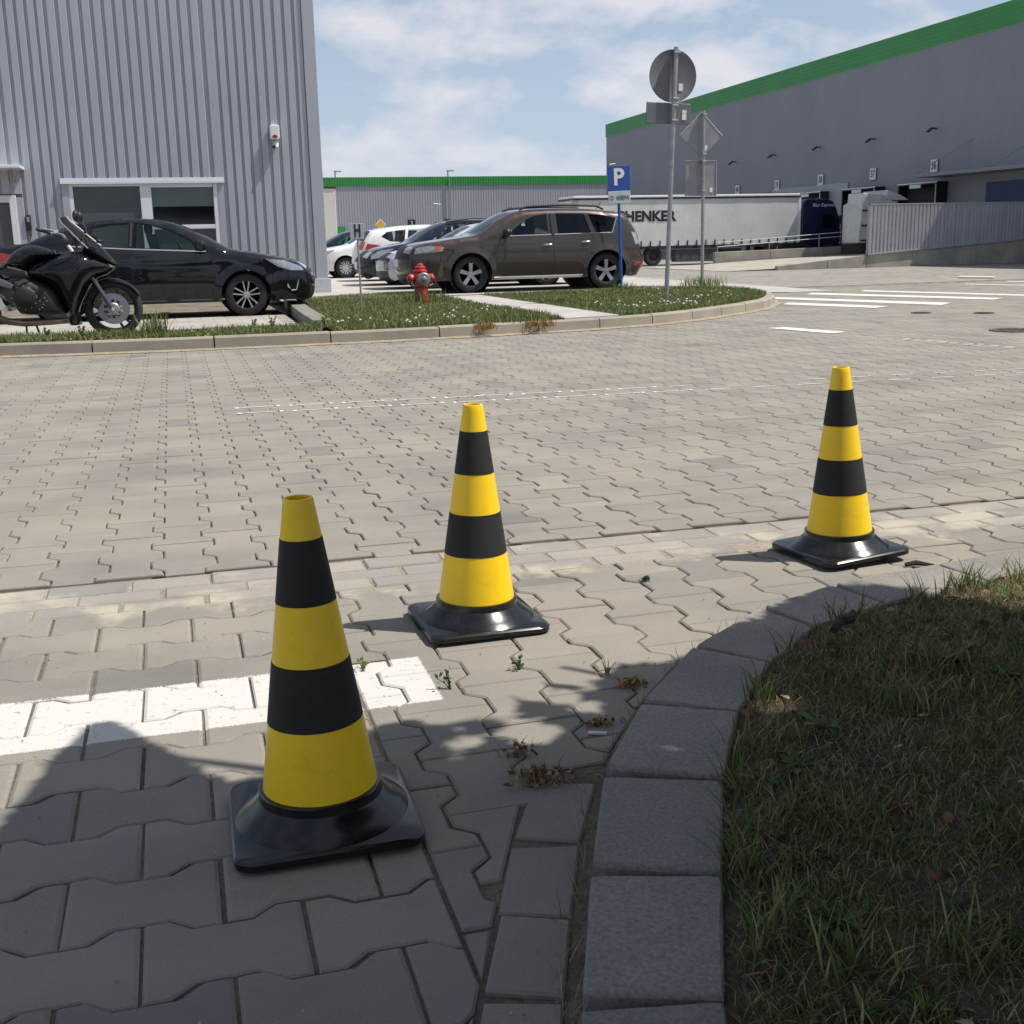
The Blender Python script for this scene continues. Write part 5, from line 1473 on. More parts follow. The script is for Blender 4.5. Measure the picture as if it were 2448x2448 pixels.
MB().tube([(mz(460, 0)[0], -.05, mz(0, 1200)[1]), (mz(520, 0)[0], -.10, .02)], .014, 8).build('centre_stand', MT['chassis'], moto)
MB().tube([(mz(330, 0)[0], .12, mz(0, 1200)[1]), (mz(300, 0)[0], .36, .0)], .013, 8).build('side_stand', MT['chassis'], moto)
hb = MB()
for s in (-1, 1):
    hb.tube([(mz(950, 0)[0], s * .08, mz(0, 180)[1]), (mz(880, 0)[0], s * .20, mz(0, 95)[1]), (mz(760, 0)[0], s * .33, mz(0, 80)[1])], .013, 8)
ho = hb.build('handlebar', MT['steel'], moto, smooth=True)
for s in (-1, 1):
    MB().tube([(mz(770, 0)[0], s * .32, mz(0, 82)[1]), (mz(630, 0)[0], s * .43, mz(0, 35)[1])], .02, 10).build('grip', MT['black'], ho)
    MB().tube([(mz(860, 0)[0], s * .24, mz(0, 60)[1]), (mz(700, 0)[0], s * .42, mz(0, 30)[1])], .007, 6).build('lever', MT['steel'], ho)
    MB().tube([(mz(830, 0)[0], s * .25, mz(0, 70)[1]), (mz(960, 0)[0], s * .22, mz(0, 60)[1]), (mz(1040, 0)[0], s * .12, mz(0, 160)[1]), (mz(1050, 0)[0], s * .06, mz(0, 260)[1])], .008, 6).build('cable', MT['black'], ho, smooth=True)
    b = MB().box((mz(840, 0)[0], s * .27, mz(0, 65)[1]), (.07, .05, .05)).build('switch_block', MT['chrome'] if s < 0 else MT['black'], ho, bevel=.01)
    mm = MB(); ellipsoid(mm, (mz(1100, 0)[0], s * .34, mz(0, -120)[1]), (.045, .085, .075), 14, 10); mo = mm.build('mirror', MT['black'], moto, smooth=True)
    MB().tube([(mz(1180, 0)[0], s * .14, mz(0, 90)[1]), (mz(1165, 0)[0], s * .30, mz(0, 20)[1]), (mz(1105, 0)[0], s * .34, mz(0, -90)[1])], .011, 8).build('mirror_stalk', MT['black'], mo, smooth=True)
x, z = mz(975, 285); MB().tube([(x - .02, -.12, z + .05), (x + .03, -.12, z - .03)], .022, 10).build('reservoir', MT['sign_white'], moto)
ind = MB(); ellipsoid(ind, (mz(1340, 0)[0], -.20, mz(0, 195)[1]), (.04, .03, .025)); ind.build('indicator', MT['black'], moto, smooth=True)
MB().prism(mp_([(1270, 500), (1420, 520), (1500, 520), (1400, 470), (1300, 440)]), lambda u, v, d: (u, d, v), -.10, .10).build('headlamp', MT['lamp_clear'], moto)
# ------------------------------------------------------------------ traffic cones
MT['cone_yellow'] = mat('yellow cone plastic', (0.93, 0.60, 0.004), 0.38, var=0.03, scale=9, coord='obj', fine=0.03, fscale=60)
def scuffed(m, amount, col, sc, lo=.60):
    nt = m.node_tree; b = nt.nodes['Principled BSDF']; src = b.inputs['Base Color'].links[0].from_socket
    n = _noise(nt, objco(nt), sc, 6, .7, .8)
    nt.links.new(_mix(nt, _ramp(nt, n, [(lo, (0, 0, 0)), (lo + .16, (amount,) * 3)]), src, col), b.inputs['Base Color'])
scuffed(MT['cone_yellow'], .35, (.42, .27, .03), 11.0)
MT['cone_black'] = mat('black cone band', (0.012, 0.012, 0.012), 0.75, var=0.15, scale=30, coord='obj', fine=0.2, fscale=160)
MT['cone_base'] = mat('black rubber base', (0.006, 0.006, 0.007), 0.20, var=0.2, scale=14, coord='obj', rvar=0.10, fine=0.1, fscale=200)
scuffed(MT['cone_base'], .12, (.10, .09, .075), 16.0, .52); scuffed(MT['cone_black'], .12, (.07, .065, .055), 14.0, .55)
def cone(label, loc, rz, tilt=(0, 0)):
    c = empty('traffic_cone', loc); c.rotation_euler = (tilt[0], tilt[1], rz); tag(c, label, 'traffic cone', 'yellow and black traffic cones')
    a, rc = .20, .045
    def sq(a_, rc_, z):
        P = []
        for qx, qy, t0 in ((1, 1, 0), (-1, 1, 90), (-1, -1, 180), (1, -1, 270)):
            for t in range(0, 91, 15):
                an = math.radians(t0 + t); P.append((qx * (a_ - rc_) + rc_ * math.cos(an), qy * (a_ - rc_) + rc_ * math.sin(an), z))
        return P
    rings = [sq(a - .006, rc, .006), sq(a, rc, .010), sq(a, rc, .024), sq(a - .005, rc, .029)]
    n = len(rings[0]); V = sum(rings, []); F = []
    for i in range(3):
        for k in range(n): F.append((i * n + k, i * n + (k + 1) % n, (i + 1) * n + (k + 1) % n, (i + 1) * n + k))
    # skirt: from the plate top up to the collar
    def ring(r, z, sq_=0.0):
        P = []
        for (x, y, _) in rings[3]:
            an = math.atan2(y, x); P.append((r * math.cos(an), r * math.sin(an), z))
        return P
    prof = [(.191, .0275), (.187, .032), (.168, .045), (.150, .060), (.140, .070), (.1355, .0735), (.1345, .078), (.1345, .092), (.1325, .095), (.124, .0955)]
    bs = MB().add(V, F + [tuple(range(n - 1, -1, -1)), tuple(3 * n + k for k in range(n))]).build('base', MT['cone_base'], c, smooth=True, angle=40)
    MB().lathe(prof, 72, caps=False).build('skirt', MT['cone_base'], bs, smooth=True, angle=30)
    for sx in (-1, 1):
        for sy in (-1, 1): MB().box((sx * .15, sy * .15, .004), (.05, .05, .008)).build('foot', MT['cone_base'], c, bevel=.003)
    rad = lambda z: .1255 + (.0315 - .1255) * (z - .09) / (.735 - .09)
    zs = [.088, .249, .385, .514, .651, .735]
    for i in range(5):
        z0, z1 = zs[i], zs[i + 1]; blk = i in (1, 3); e = .0009 if blk else 0.0
        pr = [(rad(z0) + e, z0)] + [(rad(z0 + (z1 - z0) * k / 4) + e, z0 + (z1 - z0) * k / 4) for k in range(1, 5)]
        if i == 4: pr = pr[:-1] + [(rad(.731), .731), (rad(.735) - .0015, .735), (rad(.735) - .006, .735), (rad(.735) - .007, .728), (rad(.60) - .007, .60)]
        MB().lathe(pr, 72, caps=False).build('black_band' if blk else 'yellow_band', MT['cone_black' if blk else 'cone_yellow'], c, smooth=True, angle=50)
    return c
cone('nearest traffic cone, standing in the tree shade on the left', (.226, 2.432, .002), math.radians(-0.6), (0, -.016))
cone('middle traffic cone, standing in the sun beside the end of the white line', (.888, 3.664, .003), math.radians(2.0), (0.004, .010))
c3 = cone('right-hand traffic cone, tilted a little on the kerb by the grass', (2.463, 4.02, .012), math.radians(7.5), (-.004, -.034))

# ------------------------------------------------------------------ road signs
MT['sign_back'] = mat('grey sign back', (0.155, 0.158, 0.165), 0.55, 0.3, var=0.08, scale=5, coord='obj')
MT['sign_back2'] = mat('pale sign back', (0.26, 0.265, 0.275), 0.5, 0.5, var=0.10, scale=5, coord='obj')
MT['sign_blue'] = mat('blue sign face', (0.012, 0.075, 0.33), 0.4, var=0.03)
MT['pole_blue'] = mat('blue pole', (0.015, 0.10, 0.40), 0.4, var=0.05)
MT['lilac'] = mat('pale plate', (0.52, 0.53, 0.54), 0.5)
MT['lilac2'] = mat('grey plate', (0.40, 0.41, 0.44), 0.5)
MT['teal'] = mat('teal print', (0.02, 0.17, 0.17), 0.5)
def clamp_(root, x, z, w=.09):
    MB().box((x, -.045, z), (w, .05, .028)).build('clamp', MT['steel'], root, bevel=.004)
s1 = empty('road_sign', (8.04, 18.86, .17)); s1.rotation_euler = (0, math.radians(2.0), 0)
tag(s1, 'tall grey post with the backs of a round and an oblong sign', 'road sign', 'sign posts on the grass island')
MB().tube([(0, 0, -.1), (0, 0, 4.07)], .038, 16).build('pole', MT['steel'], s1, smooth=True)
ring_ = MB().lathe([(0, 0), (.385, 0), (.40, -.012), (.412, -.012), (.412, .008), (.40, .008), (.39, .004), (0, .004)], 56, AX((-.01, .065, 3.63), (0, -1, 0))).build('round_plate', MT['sign_back'], s1, smooth=True, angle=30)
MB().prism([(-.46, -.165), (.33, -.165), (.33, .165), (-.46, .165)], lambda u, v, d: (u, d, v + 3.045), .055, .075).build('oblong_plate', MT['sign_back'], s1, bevel=.012)
for z in (3.98, 3.27, 3.16, 2.93): clamp_(s1, 0, z, .11)
MB().box((.13, .056, 3.46), (.075, .004, .115)).build('sticker', MT['sign_white'], s1)
MB().box((.21, .050, 3.08), (.075, .004, .05)).box((.21, .050, 3.0), (.075, .004, .10)).build('sticker', MT['sign_white'], s1)
s2 = empty('road_sign', (11.06, 23.98, .17))
tag(s2, 'grey post with the backs of a diamond and a square sign', 'road sign', 'sign posts on the grass island')
MB().tube([(0, 0, -.1), (-.02, 0, 3.63)], .036, 16).build('pole', MT['steel'], s2, smooth=True)
MB().prism([(-.04, -.47), (.45, 0), (-.04, .46), (-.53, 0)], lambda u, v, d: (u, d, v + 3.13), .055, .075).build('diamond_plate', MT['sign_back2'], s2, bevel=.008)
MB().tube([(.44, .06, 3.13), (-.04, .06, 3.60)], .014, 6).build('plate_rim', MT['steel'], s2); MB().tube([(-.53, .06, 3.13), (-.04, .06, 3.60)], .014, 6).build('plate_rim', MT['steel'], s2)
MB().box((-.045, .065, 2.26), (.71, .02, .72)).build('square_plate', MT['sign_back2'], s2, bevel=.008)
MB().box((-.045, .06, 2.625), (.73, .035, .02)).build('plate_rim', MT['steel'], s2); MB().box((.315, .06, 2.26), (.02, .035, .72)).build('plate_rim', MT['steel'], s2)
for z in (3.55, 2.75, 2.60, 2.0): clamp_(s2, -.01, z)
MB().box((.06, .05, 2.88), (.06, .004, .11), M=Matrix.Rotation(.25, 3, 'Y')).build('sticker', MT['sign_white'], s2)
MB().box((.20, .05, 2.02), (.065, .004, .10)).build('sticker', MT['sign_white'], s2)
ps = empty('parking_sign', (9.01, 23.5, .17)); ps.rotation_euler = (0, math.radians(-1.9), 0)
tag(ps, 'blue parking sign with white letter on a blue post', 'parking sign')
MB().tube([(0, 0, -.1), (0, 0, 1.80)], .030, 14).build('pole', MT['pole_blue'], ps, smooth=True)
MB().box((.0, -.045, 2.25), (.485, .015, .49)).build('sign_plate', MT['sign_blue'], ps, bevel=.006)
text('P', .46, MT['sign_white'], ps, (-.01, -.056, 2.26), FRONT, bold=.014)
lp_ = MB().box((.0, -.045, 1.875), (.485, .015, .245)).build('lower_plate', MT['lilac'], ps, bevel=.006)
text('IGEPA', .105, MT['teal'], lp_, (.075, -.056, 1.865), FRONT, bold=.003)
for k in range(6):
    a = k * math.pi / 3; MB().box((-.17 + .035 * math.cos(a), -.054, 1.87 + .035 * math.sin(a)), (.028, .003, .028), M=Matrix.Rotation(a, 3, 'Y')).build('emblem', MT['sign_back2'], lp_)
MB().tube([(-.16, 0, 2.45), (-.17, 0, 2.53), (-.05, 0, 2.54)], .012, 6).build('bracket', MT['steel'], ps)
hs = empty('hydrant_sign', (2.815, 18.63, .16)); tag(hs, 'small plate with a black letter on a thin rod near the hydrant', 'sign')
MB().tube([(0, 0, -.1), (-.015, 0, 1.30)], .015, 10).build('pole', MT['steel'], hs, smooth=True)
MB().box((-.02, -.02, 1.26), (.215, .01, .235)).build('sign_plate', MT['lilac2'], hs, bevel=.006)
text('H', .26, MT['ink'], hs, (-.015, -.028, 1.265), FRONT, bold=.008, sx=.58)

# ------------------------------------------------------------------ hydrant
MT['hyd_red'] = mat('faded red hydrant paint', (0.42, 0.022, 0.018), 0.42, var=0.22, scale=16, coat=0.25, coord='obj')
MT['hyd_cap'] = mat('grey hydrant cap', (0.22, 0.235, 0.24), 0.45, 0.4, var=0.25, scale=18, coord='obj')
hy = empty('fire_hydrant', (4.235, 20.94, .15)); tag(hy, 'red fire hydrant with a grey front cap standing in the grass', 'fire hydrant')
MB().lathe([(.15, -.05), (.15, .10), (.125, .11), (.12, .30), (.14, .32), (.145, .52), (.125, .55), (.10, .57)], 28).build('barrel', MT['hyd_red'], hy, smooth=True)
bo = MB().lathe([(.10, .57), (.125, .575), (.125, .60), (.095, .61), (.085, .64), (.095, .645), (.09, .665), (.06, .68), (.055, .705), (.03, .72), (0, .725)], 28).build('bonnet', MT['hyd_red'], hy, smooth=True, angle=25)
MB().lathe([(0, .012), (.035, .01), (.05, .0), (.10, -.005), (.115, -.02), (.12, -.05), (.105, -.055)], 28, AX((.015, -.235, .45), (0, -1, 0))).build('front_cap', MT['hyd_cap'], hy, smooth=True, angle=25)
MB().lathe([(.085, 0), (.085, .12)], 20, AX((.0, -.10, .45), (0, -1, 0))).build('front_outlet', MT['hyd_red'], hy)
MB().lathe([(.022, 0), (.018, .03), (0, .032)], 5, AX((.015, -.24, .45), (0, -1, 0))).build('cap_nut', MT['hyd_cap'], hy)
for s in (-1, 1):
    sd = MB().lathe([(.07, .05), (.062, .13), (.075, .14), (.082, .16), (.082, .20), (.07, .225), (.03, .23), (.028, .255), (0, .257)], 20, AX((0, 0, .46), (s, -.12, 0))).build('side_outlet', MT['hyd_red'], hy, smooth=True, angle=25)
    MB().tube([(s * .17, -.10, .42), (s * .19, -.12, .36), (s * .13, -.14, .34)], .006, 6).build('chain', MT['steel'], sd)

# ------------------------------------------------------------------ little things on the paving
MT['paper'] = mat('white paper', (0.75, 0.75, 0.73), 0.8)
MT['filter'] = mat('cigarette filter', (0.55, 0.42, 0.28), 0.9)
cg = MB().tube([(.937, 2.686, .0055), (.981, 2.668, .0055)], .0048, 10).build('cigarette_butt', MT['paper'], None, smooth=True)
tag(cg, 'white cigarette butt lying on the shaded paving by the kerb', 'cigarette butt')
MT['bark'] = mat('dark bark', (0.03, 0.022, 0.016), 0.9, var=0.4, scale=30, bump=.5, fine=.3)
tw = MB().tube([(1.77, 2.90, .12), (1.81, 2.935, .135), (1.86, 2.955, .13), (1.885, 2.985, .14)], [.012, .017, .015, .008], 7).build('bark_piece', MT['bark'], None)
tag(tw, 'short piece of dark bark lying on the grass', 'bark')
bt_ = MB().tube([(2.60, 3.775, .010), (2.64, 3.765, .016), (2.70, 3.735, .008)], [.008, .011, .005], 6).build('bark_piece', MT['bark'], None)
tag(bt_, 'thin dark bark strip on the sunlit kerb joint', 'bark')
# ------------------------------------------------------------------ vegetation
GREEN = [(0.0, (0.07, 0.11, 0.025)), (0.35, (0.115, 0.165, 0.045)), (0.7, (0.16, 0.205, 0.068)), (0.9, (0.22, 0.23, 0.10)), (1.0, (0.34, 0.29, 0.16))]
DRY = [(0.0, (0.065, 0.105, 0.024)), (0.45, (0.115, 0.16, 0.045)), (0.75, (0.18, 0.20, 0.07)), (0.9, (0.30, 0.26, 0.12)), (1.0, (0.42, 0.36, 0.20))]
STRAW = [(0.0, (0.16, 0.11, 0.055)), (0.5, (0.30, 0.23, 0.12)), (0.85, (0.40, 0.32, 0.19)), (1.0, (0.20, 0.08, 0.04))]
MT['grass'] = foliage_mat('green grass', GREEN)
MT['grass_dry'] = foliage_mat('dry lawn grass', DRY)
MT['straw'] = foliage_mat('dead grass', STRAW, trans=.1)
MT['rust_grass'] = foliage_mat('withered grass', [(0.0, (0.22, 0.10, 0.03)), (0.6, (0.36, 0.20, 0.07)), (1.0, (0.16, 0.14, 0.04))], trans=.1)
MT['weed'] = foliage_mat('weed leaf', [(0.0, (0.035, 0.075, 0.022)), (0.7, (0.065, 0.115, 0.03)), (1.0, (0.12, 0.16, 0.05))])
MT['weed2'] = foliage_mat('pale weed leaf', [(0.0, (0.09, 0.15, 0.04)), (1.0, (0.20, 0.24, 0.08))])
MT['litter'] = foliage_mat('fallen leaf', [(0.0, (0.10, 0.045, 0.025)), (0.4, (0.20, 0.075, 0.04)), (0.7, (0.25, 0.16, 0.07)), (0.9, (0.33, 0.28, 0.10)), (1.0, (0.30, 0.28, 0.24))], trans=.05)
MT['flower'] = foliage_mat('white clover', [(0.0, (0.55, 0.56, 0.50)), (1.0, (0.80, 0.80, 0.76))], trans=.1)
MT['leaf'] = foliage_mat('tree leaf', [(0.0, (0.03, 0.06, 0.012)), (0.6, (0.05, 0.095, 0.02)), (1.0, (0.08, 0.13, 0.03))], trans=.15)

def blades(name, base, h, w, lean, m, rs=RS, parent=None, kind='stuff', curl=0.5):
    """base (n,3); every blade is a bent, tapering strip"""
    n = len(base); h = np.broadcast_to(h, n) * 1.0; w = np.broadcast_to(w, n) * 1.0
    az = rs.uniform(0, 2 * np.pi, n); fa = rs.uniform(0, 2 * np.pi, n); ln = lean * rs.uniform(0.2, 1.0, n)
    d = np.column_stack([np.cos(az), np.sin(az), np.zeros(n)]); s = np.column_stack([np.cos(fa), np.sin(fa), np.zeros(n)])
    up = np.array((0, 0, 1.0))
    def pt(t):
        an = ln * (0.5 + curl * t)
        return base + (d * np.sin(an)[:, None] + up * np.cos(an)[:, None]) * (h * t)[:, None]
    m1, m2, tip = pt(0.45), pt(0.78), pt(1.0)
    hw_ = (w / 2)[:, None]
    V = np.stack([base - s * hw_, base + s * hw_, m1 + s * hw_ * .9, m1 - s * hw_ * .9, m2 + s * hw_ * .55, m2 - s * hw_ * .55, tip], 1)
    k = 7; o = (np.arange(n) * k)[:, None, None]
    T = np.array([(0, 1, 2), (0, 2, 3), (3, 2, 4), (3, 4, 5), (5, 4, 6)])[None] + o
    me = mesh_tri(name, V.reshape(-1, 3), T.reshape(-1, 3)); me.shade_smooth()
    ob = link_mesh(name, me, m, parent)
    if kind: tag(ob, kind=kind)
    return ob

def sample(poly, n, rs=RS, clump=None):
    P = np.array(poly); lo, hi = P.min(0), P.max(0); out = []
    while sum(map(len, out)) < n:
        q = rs.uniform(lo, hi, (n * 2, 2)); out.append(q[pip(q, P)])
    return np.vstack(out)[:n]

# ---- near lawn
box_ = [(0.6, .75), (4.0, .75), (4.2, 3.75), (0.6, 3.75)]
Q = sample(box_, 210000); Q = Q[pip(Q, lawn_poly)]; Z = lawn_z(Q)
vis = in_view(np.column_stack([Q, Z]), 1.45); Q, Z = Q[vis], Z[vis]
dK = dist_poly(Q, KLs)
cl = 0.5 + 0.5 * np.sin(Q[:, 0] * 7.3 + 2 * np.sin(Q[:, 1] * 4.1)) * np.sin(Q[:, 1] * 8.7 + 1.5 * np.sin(Q[:, 0] * 5.3))
far_k = np.clip((Q[:, 1] - 2.2) / 1.0, 0, 1)
keep = RS.uniform(0, 1, len(Q)) < np.clip((0.20 + 0.60 * cl ** 1.4 + .15 * far_k) * np.clip(.15 + dK / .15, 0, 1), 0, 1)
Qg, Zg, cg_ = Q[keep], Z[keep], cl[keep]
r = RS.uniform(0, 1, len(Qg)); g1 = r < .74
lg = blades('near_grass', np.column_stack([Qg, Zg - .003])[g1], (RS.uniform(.015, .055, len(Qg)) * (.5 + .75 * cg_))[g1], RS.uniform(.0022, .0050, g1.sum()), 1.3, MT['grass_dry'])
blades('near_dead_grass', np.column_stack([Qg, Zg - .001])[~g1], RS.uniform(.012, .05, (~g1).sum()), RS.uniform(.0016, .0034, (~g1).sum()), 1.9, MT['straw'], curl=.3)
# thatch lying flat between the tufts
nk = ~keep & (RS.uniform(0, 1, len(Q)) < .30) & (dK > .02)
blades('near_thatch', np.column_stack([Q[nk], Z[nk] + .004]), RS.uniform(.012, .045, nk.sum()), RS.uniform(.0015, .0032, nk.sum()), 2.1, MT['straw'], curl=.15)
# taller tufts along the kerb and a few long stalks
Qe = np.array([(1.62, 2.93), (1.93, 3.18), (1.10, 2.18), (1.20, 2.36), (0.95, 1.86), (0.90, 1.62), (1.36, 2.62), (2.05, 3.25), (2.35, 3.33), (2.55, 3.40), (2.62, 3.44), (2.85, 3.49), (1.42, 2.70), (1.0, 2.0), (0.98, 1.5), (1.15, 1.45), (1.5, 1.75), (1.85, 1.9), (2.1, 2.2), (1.7, 2.4), (2.3, 2.7), (2.6, 3.0), (2.9, 3.3), (1.95, 2.65)])
T_ = np.repeat(Qe, 55, 0) + RS.normal(0, .035, (len(Qe) * 55, 2)); T_ = T_[pip(T_, lawn_poly)]
Tw = np.repeat(sample(box_, 90), 22, 0); Tw = Tw + RS.normal(0, .018, Tw.shape); Tw = Tw[pip(Tw, lawn_poly)]
blades('near_broad_grass', np.column_stack([Tw, lawn_z(Tw)]), RS.uniform(.025, .06, len(Tw)), RS.uniform(.005, .010, len(Tw)), 1.25, MT['grass_dry'])
blades('near_tuft', np.column_stack([T_, lawn_z(T_)]), RS.uniform(.05, .13, len(T_)), RS.uniform(.003, .006, len(T_)), 1.0, MT['grass_dry'])
Ql = sample(box_, 130); Ql = Ql[pip(Ql, lawn_poly)]
blades('near_stalk', np.column_stack([Ql, lawn_z(Ql)]), RS.uniform(.10, .22, len(Ql)), .0025, 1.9, MT['straw'])

def leaf_quads(name, c, size, nrm_up, m, rs=RS, parent=None, kind='stuff', long=1.6):
    """pointed leaves, four triangles each, folded along the midrib"""
    n = len(c); size = np.broadcast_to(size, n)
    N = rs.normal(0, 1, (n, 3)); N[:, 2] = np.abs(N[:, 2]) * nrm_up + .05; N /= np.linalg.norm(N, axis=1)[:, None]
    A = np.cross(N, rs.normal(0, 1, (n, 3))); A /= np.linalg.norm(A, axis=1)[:, None]; B = np.cross(N, A)
    s = size[:, None]
    V = np.stack([c - A * s * .5 * long, c - A * s * .12 * long + B * s * .42 + N * s * .10, c + A * s * .25 * long + B * s * .33 + N * s * .08, c + A * s * .55 * long,
                  c + A * s * .25 * long - B * s * .33 + N * s * .08, c - A * s * .12 * long - B * s * .42 + N * s * .10], 1)
    T = np.array([(0, 1, 5), (1, 2, 5), (2, 4, 5), (2, 3, 4)])[None] + (np.arange(n) * 6)[:, None, None]
    me = mesh_tri(name, V.reshape(-1, 3), T.reshape(-1, 3))
    o = link_mesh(name, me, m, parent)
    if kind: tag(o, kind=kind)
    return o
Qf = sample(box_, 620); Qf = Qf[pip(Qf, lawn_poly)]
leaf_quads('leaf_litter', np.column_stack([Qf, lawn_z(Qf) + .012]), RS.uniform(.010, .028, len(Qf)), 2.0, MT['litter'])
# broad-leaved lawn weeds
def rosette(name, label, p, z, n, L, wd, m, cat='weed', group=None, rise=.5):
    V = []; F = []
    for k in range(n):
        a = 2 * math.pi * k / n + random.uniform(-.4, .4); l = L * random.uniform(.6, 1.1); e = rise * random.uniform(.5, 1.3)
        d = np.array((math.cos(a), math.sin(a), 0)); sd = np.array((-d[1], d[0], 0)); b = len(V)
        for t, ww in ((0, .15), (.25, .55), (.55, 1.0), (.8, .75), (1.0, .05)):
            c_ = np.array((*p, z)) + d * l * t * math.cos(e * .7) + np.array((0, 0, l * math.sin(e) * (t - .55 * t * t) * 1.3))
            V += [tuple(c_ - sd * wd * ww * .5 + np.array((0, 0, .004))), tuple(c_), tuple(c_ + sd * wd * ww * .5 + np.array((0, 0, .004)))]
        for i in range(4):
            for j in range(2): F.append((b + i * 3 + j, b + i * 3 + j + 1, b + i * 3 + j + 4, b + i * 3 + j + 3))
    o = link_mesh(name, mesh_np(name, V, F), m); o.data.shade_smooth()
    return o
ros = []
for i in range(170):
    p = sample(box_, 1)[0]
    if not pip([p], lawn_poly)[0] or dist_poly([p], KLs)[0] < .05: continue
    ros.append(rosette('ground_cover', '', p, float(lawn_z([p])[0]) + .004, random.randint(3, 7), random.uniform(.022, .085), random.uniform(.008, .028), MT['weed'], rise=.55))
if ros:                                                        # one mass of low leaves in the lawn
    bm = bmesh.new()
    for o in ros: bm.from_mesh(o.data)
    me = bpy.data.meshes.new('ground_cover'); bm.to_mesh(me); bm.free(); me.materials.append(MT['weed'])
    for o in ros: bpy.data.objects.remove(o)
    tag(link_mesh('ground_cover', me, None), kind='stuff')
# crumbs, grit and dry bits on the apron and in the joints
Qp = sample([(-.7, 1.6), (1.2, 1.6), (3.0, 4.2), (-.7, 4.2)], 900); Qp = Qp[~pip(Qp, lawn_poly)]
dk = dist_poly(Qp, KRc); Qp = Qp[RS.uniform(0, 1, len(Qp)) < np.where(dk < .12, .9, .22)]
leaf_quads('grit', np.column_stack([Qp, np.full(len(Qp), .004)]), RS.uniform(.003, .008, len(Qp)), 2.0, mat('grit', (0.34, 0.30, 0.24), .95, var=.4, scale=50), long=1.1)
kk = np.array([KRc[i] + (KRc[i + 1] - KRc[i]) * RS.uniform() + np.array((-.02, .02)) for i in RS.randint(2, 8, 260)])
blades('gutter_straw', np.column_stack([kk + RS.normal(0, .015, kk.shape), np.full(len(kk), .003)]), RS.uniform(.02, .09, len(kk)), .002, 2.2, MT['straw'], curl=.1)

# ---- single weeds on the paving
def sprig(name, label, p, z, n, h, m, spread=.5, leafy=8, cat='weed', leaf=.010):
    root = empty(name, (*p, z)); tag(root, label, cat, 'weeds growing in the paving joints' if cat == 'weed' else None)
    st = MB(); tips = []
    for k in range(n):
        a = random.uniform(0, 6.28); l = h * random.uniform(.5, 1.1); q = spread * random.uniform(.3, 1)
        pts = [(random.gauss(0, .006), random.gauss(0, .006), -.01)]
        for t in (.35, .7, 1.0): pts.append((math.cos(a) * l * q * t, math.sin(a) * l * q * t, l * t * (1 - .35 * q * t)))
        st.tube(pts, [.0022, .0018, .0014, .0008], 4, caps=False); tips.append(pts)
    st.build('stem', m, root)
    if leafy:
        c = []
        for pts in tips:
            for _ in range(leafy):
                i = random.randint(1, 2); t = random.random(); c.append(tuple(np.array(pts[i]) * (1 - t) + np.array(pts[i + 1]) * t + RS.normal(0, .006, 3)))
        leaf_quads('foliage', np.array(c), RS.uniform(.6, 1.3, len(c)) * leaf, .8, m, parent=root, kind=None)
    return root
sprig('paving_weed', 'small green weed in a sunny paver joint right of the middle cone', (.905, 3.205), 0, 5, .045, MT['weed'], .9, 5)
sprig('paving_weed', 'straggling weed in the joint at the end of the white line', (.672, 3.115), 0, 4, .055, MT['weed'], 1.0, 5)
sprig('paving_weed', 'thin weed growing through the white line beside the near cone', (.455, 3.365), 0, 5, .045, MT['grass'], 1.0, 3)
sprig('paving_weed', 'tiny weed with pale leaves on the sunlit pavers left of the right-hand cone', (1.60, 3.93), 0, 4, .022, MT['weed'], .8)
sprig('paving_weed', 'small dark tuft on the shade edge near the kerb', (1.135, 3.08), 0, 9, .055, MT['straw'], .7, 0)
def dry_clump(label, p, n, r, h, m):
    root = empty('dry_weed', (*p, .0)); tag(root, label, 'dry weed', 'withered weeds on the paving')
    b = np.column_stack([RS.normal(0, r, n), RS.normal(0, r * .6, n), np.full(n, .002)])
    blades('stalk', b, RS.uniform(.4, 1.1, n) * h, .0028, 1.9, MT['straw'], parent=root, kind=None)
    b2 = np.column_stack([RS.normal(0, r, n), RS.normal(0, r * .6, n), RS.uniform(.003, h * .45, n)])
    leaf_quads('foliage', b2, RS.uniform(.006, .014, n), .8, m, parent=root, kind=None)
dry_clump('withered brown weed lying on the shaded pavers between cone and kerb', (.745, 2.47), 110, .036, .065, MT['litter'])
dry_clump('dry grass clump at the foot of the kerb on the shade edge', (1.165, 2.965), 60, .024, .04, MT['rust_grass'])
dry_clump('small withered sprig beside the cigarette butt', (.99, 2.735), 30, .02, .04, MT['litter'])
dry_clump('withered sprig in the gap above the large brown weed', (.73, 2.63), 35, .02, .05, MT['litter'])

# ---- far lawns
def far_grass(name, poly, n, h, m, z=.16, wid=.012, lean=.9):
    q = sample(poly, n); q = q[in_view(np.column_stack([q, np.full(len(q), z)]), 1.4)]
    dn = .55 + .45 * np.sin(q[:, 0] * 2.1 + np.sin(q[:, 1] * 1.7)) * np.sin(q[:, 1] * 1.3 + 1)
    hh = RS.uniform(.4, 1.0, len(q)) * h * (.6 + .6 * dn)
    return blades(name, np.column_stack([q, np.full(len(q), z)]), hh, RS.uniform(.6, 1.3, len(q)) * wid, lean, m)
far_grass('lawn_grass', lawnA, 44000, .095, MT['grass'])
far_grass('lawn_grass', lawnB, 46000, .085, MT['grass'])
far_grass('lawn_dry_grass', lawnA, 5000, .12, MT['straw'], wid=.008)
far_grass('lawn_dry_grass', lawnB, 5000, .10, MT['straw'], wid=.008)
qs = sample(strip_poly, 42000); qs = qs[in_view(np.column_stack([qs, np.full(len(qs), .15)]), 1.4)]
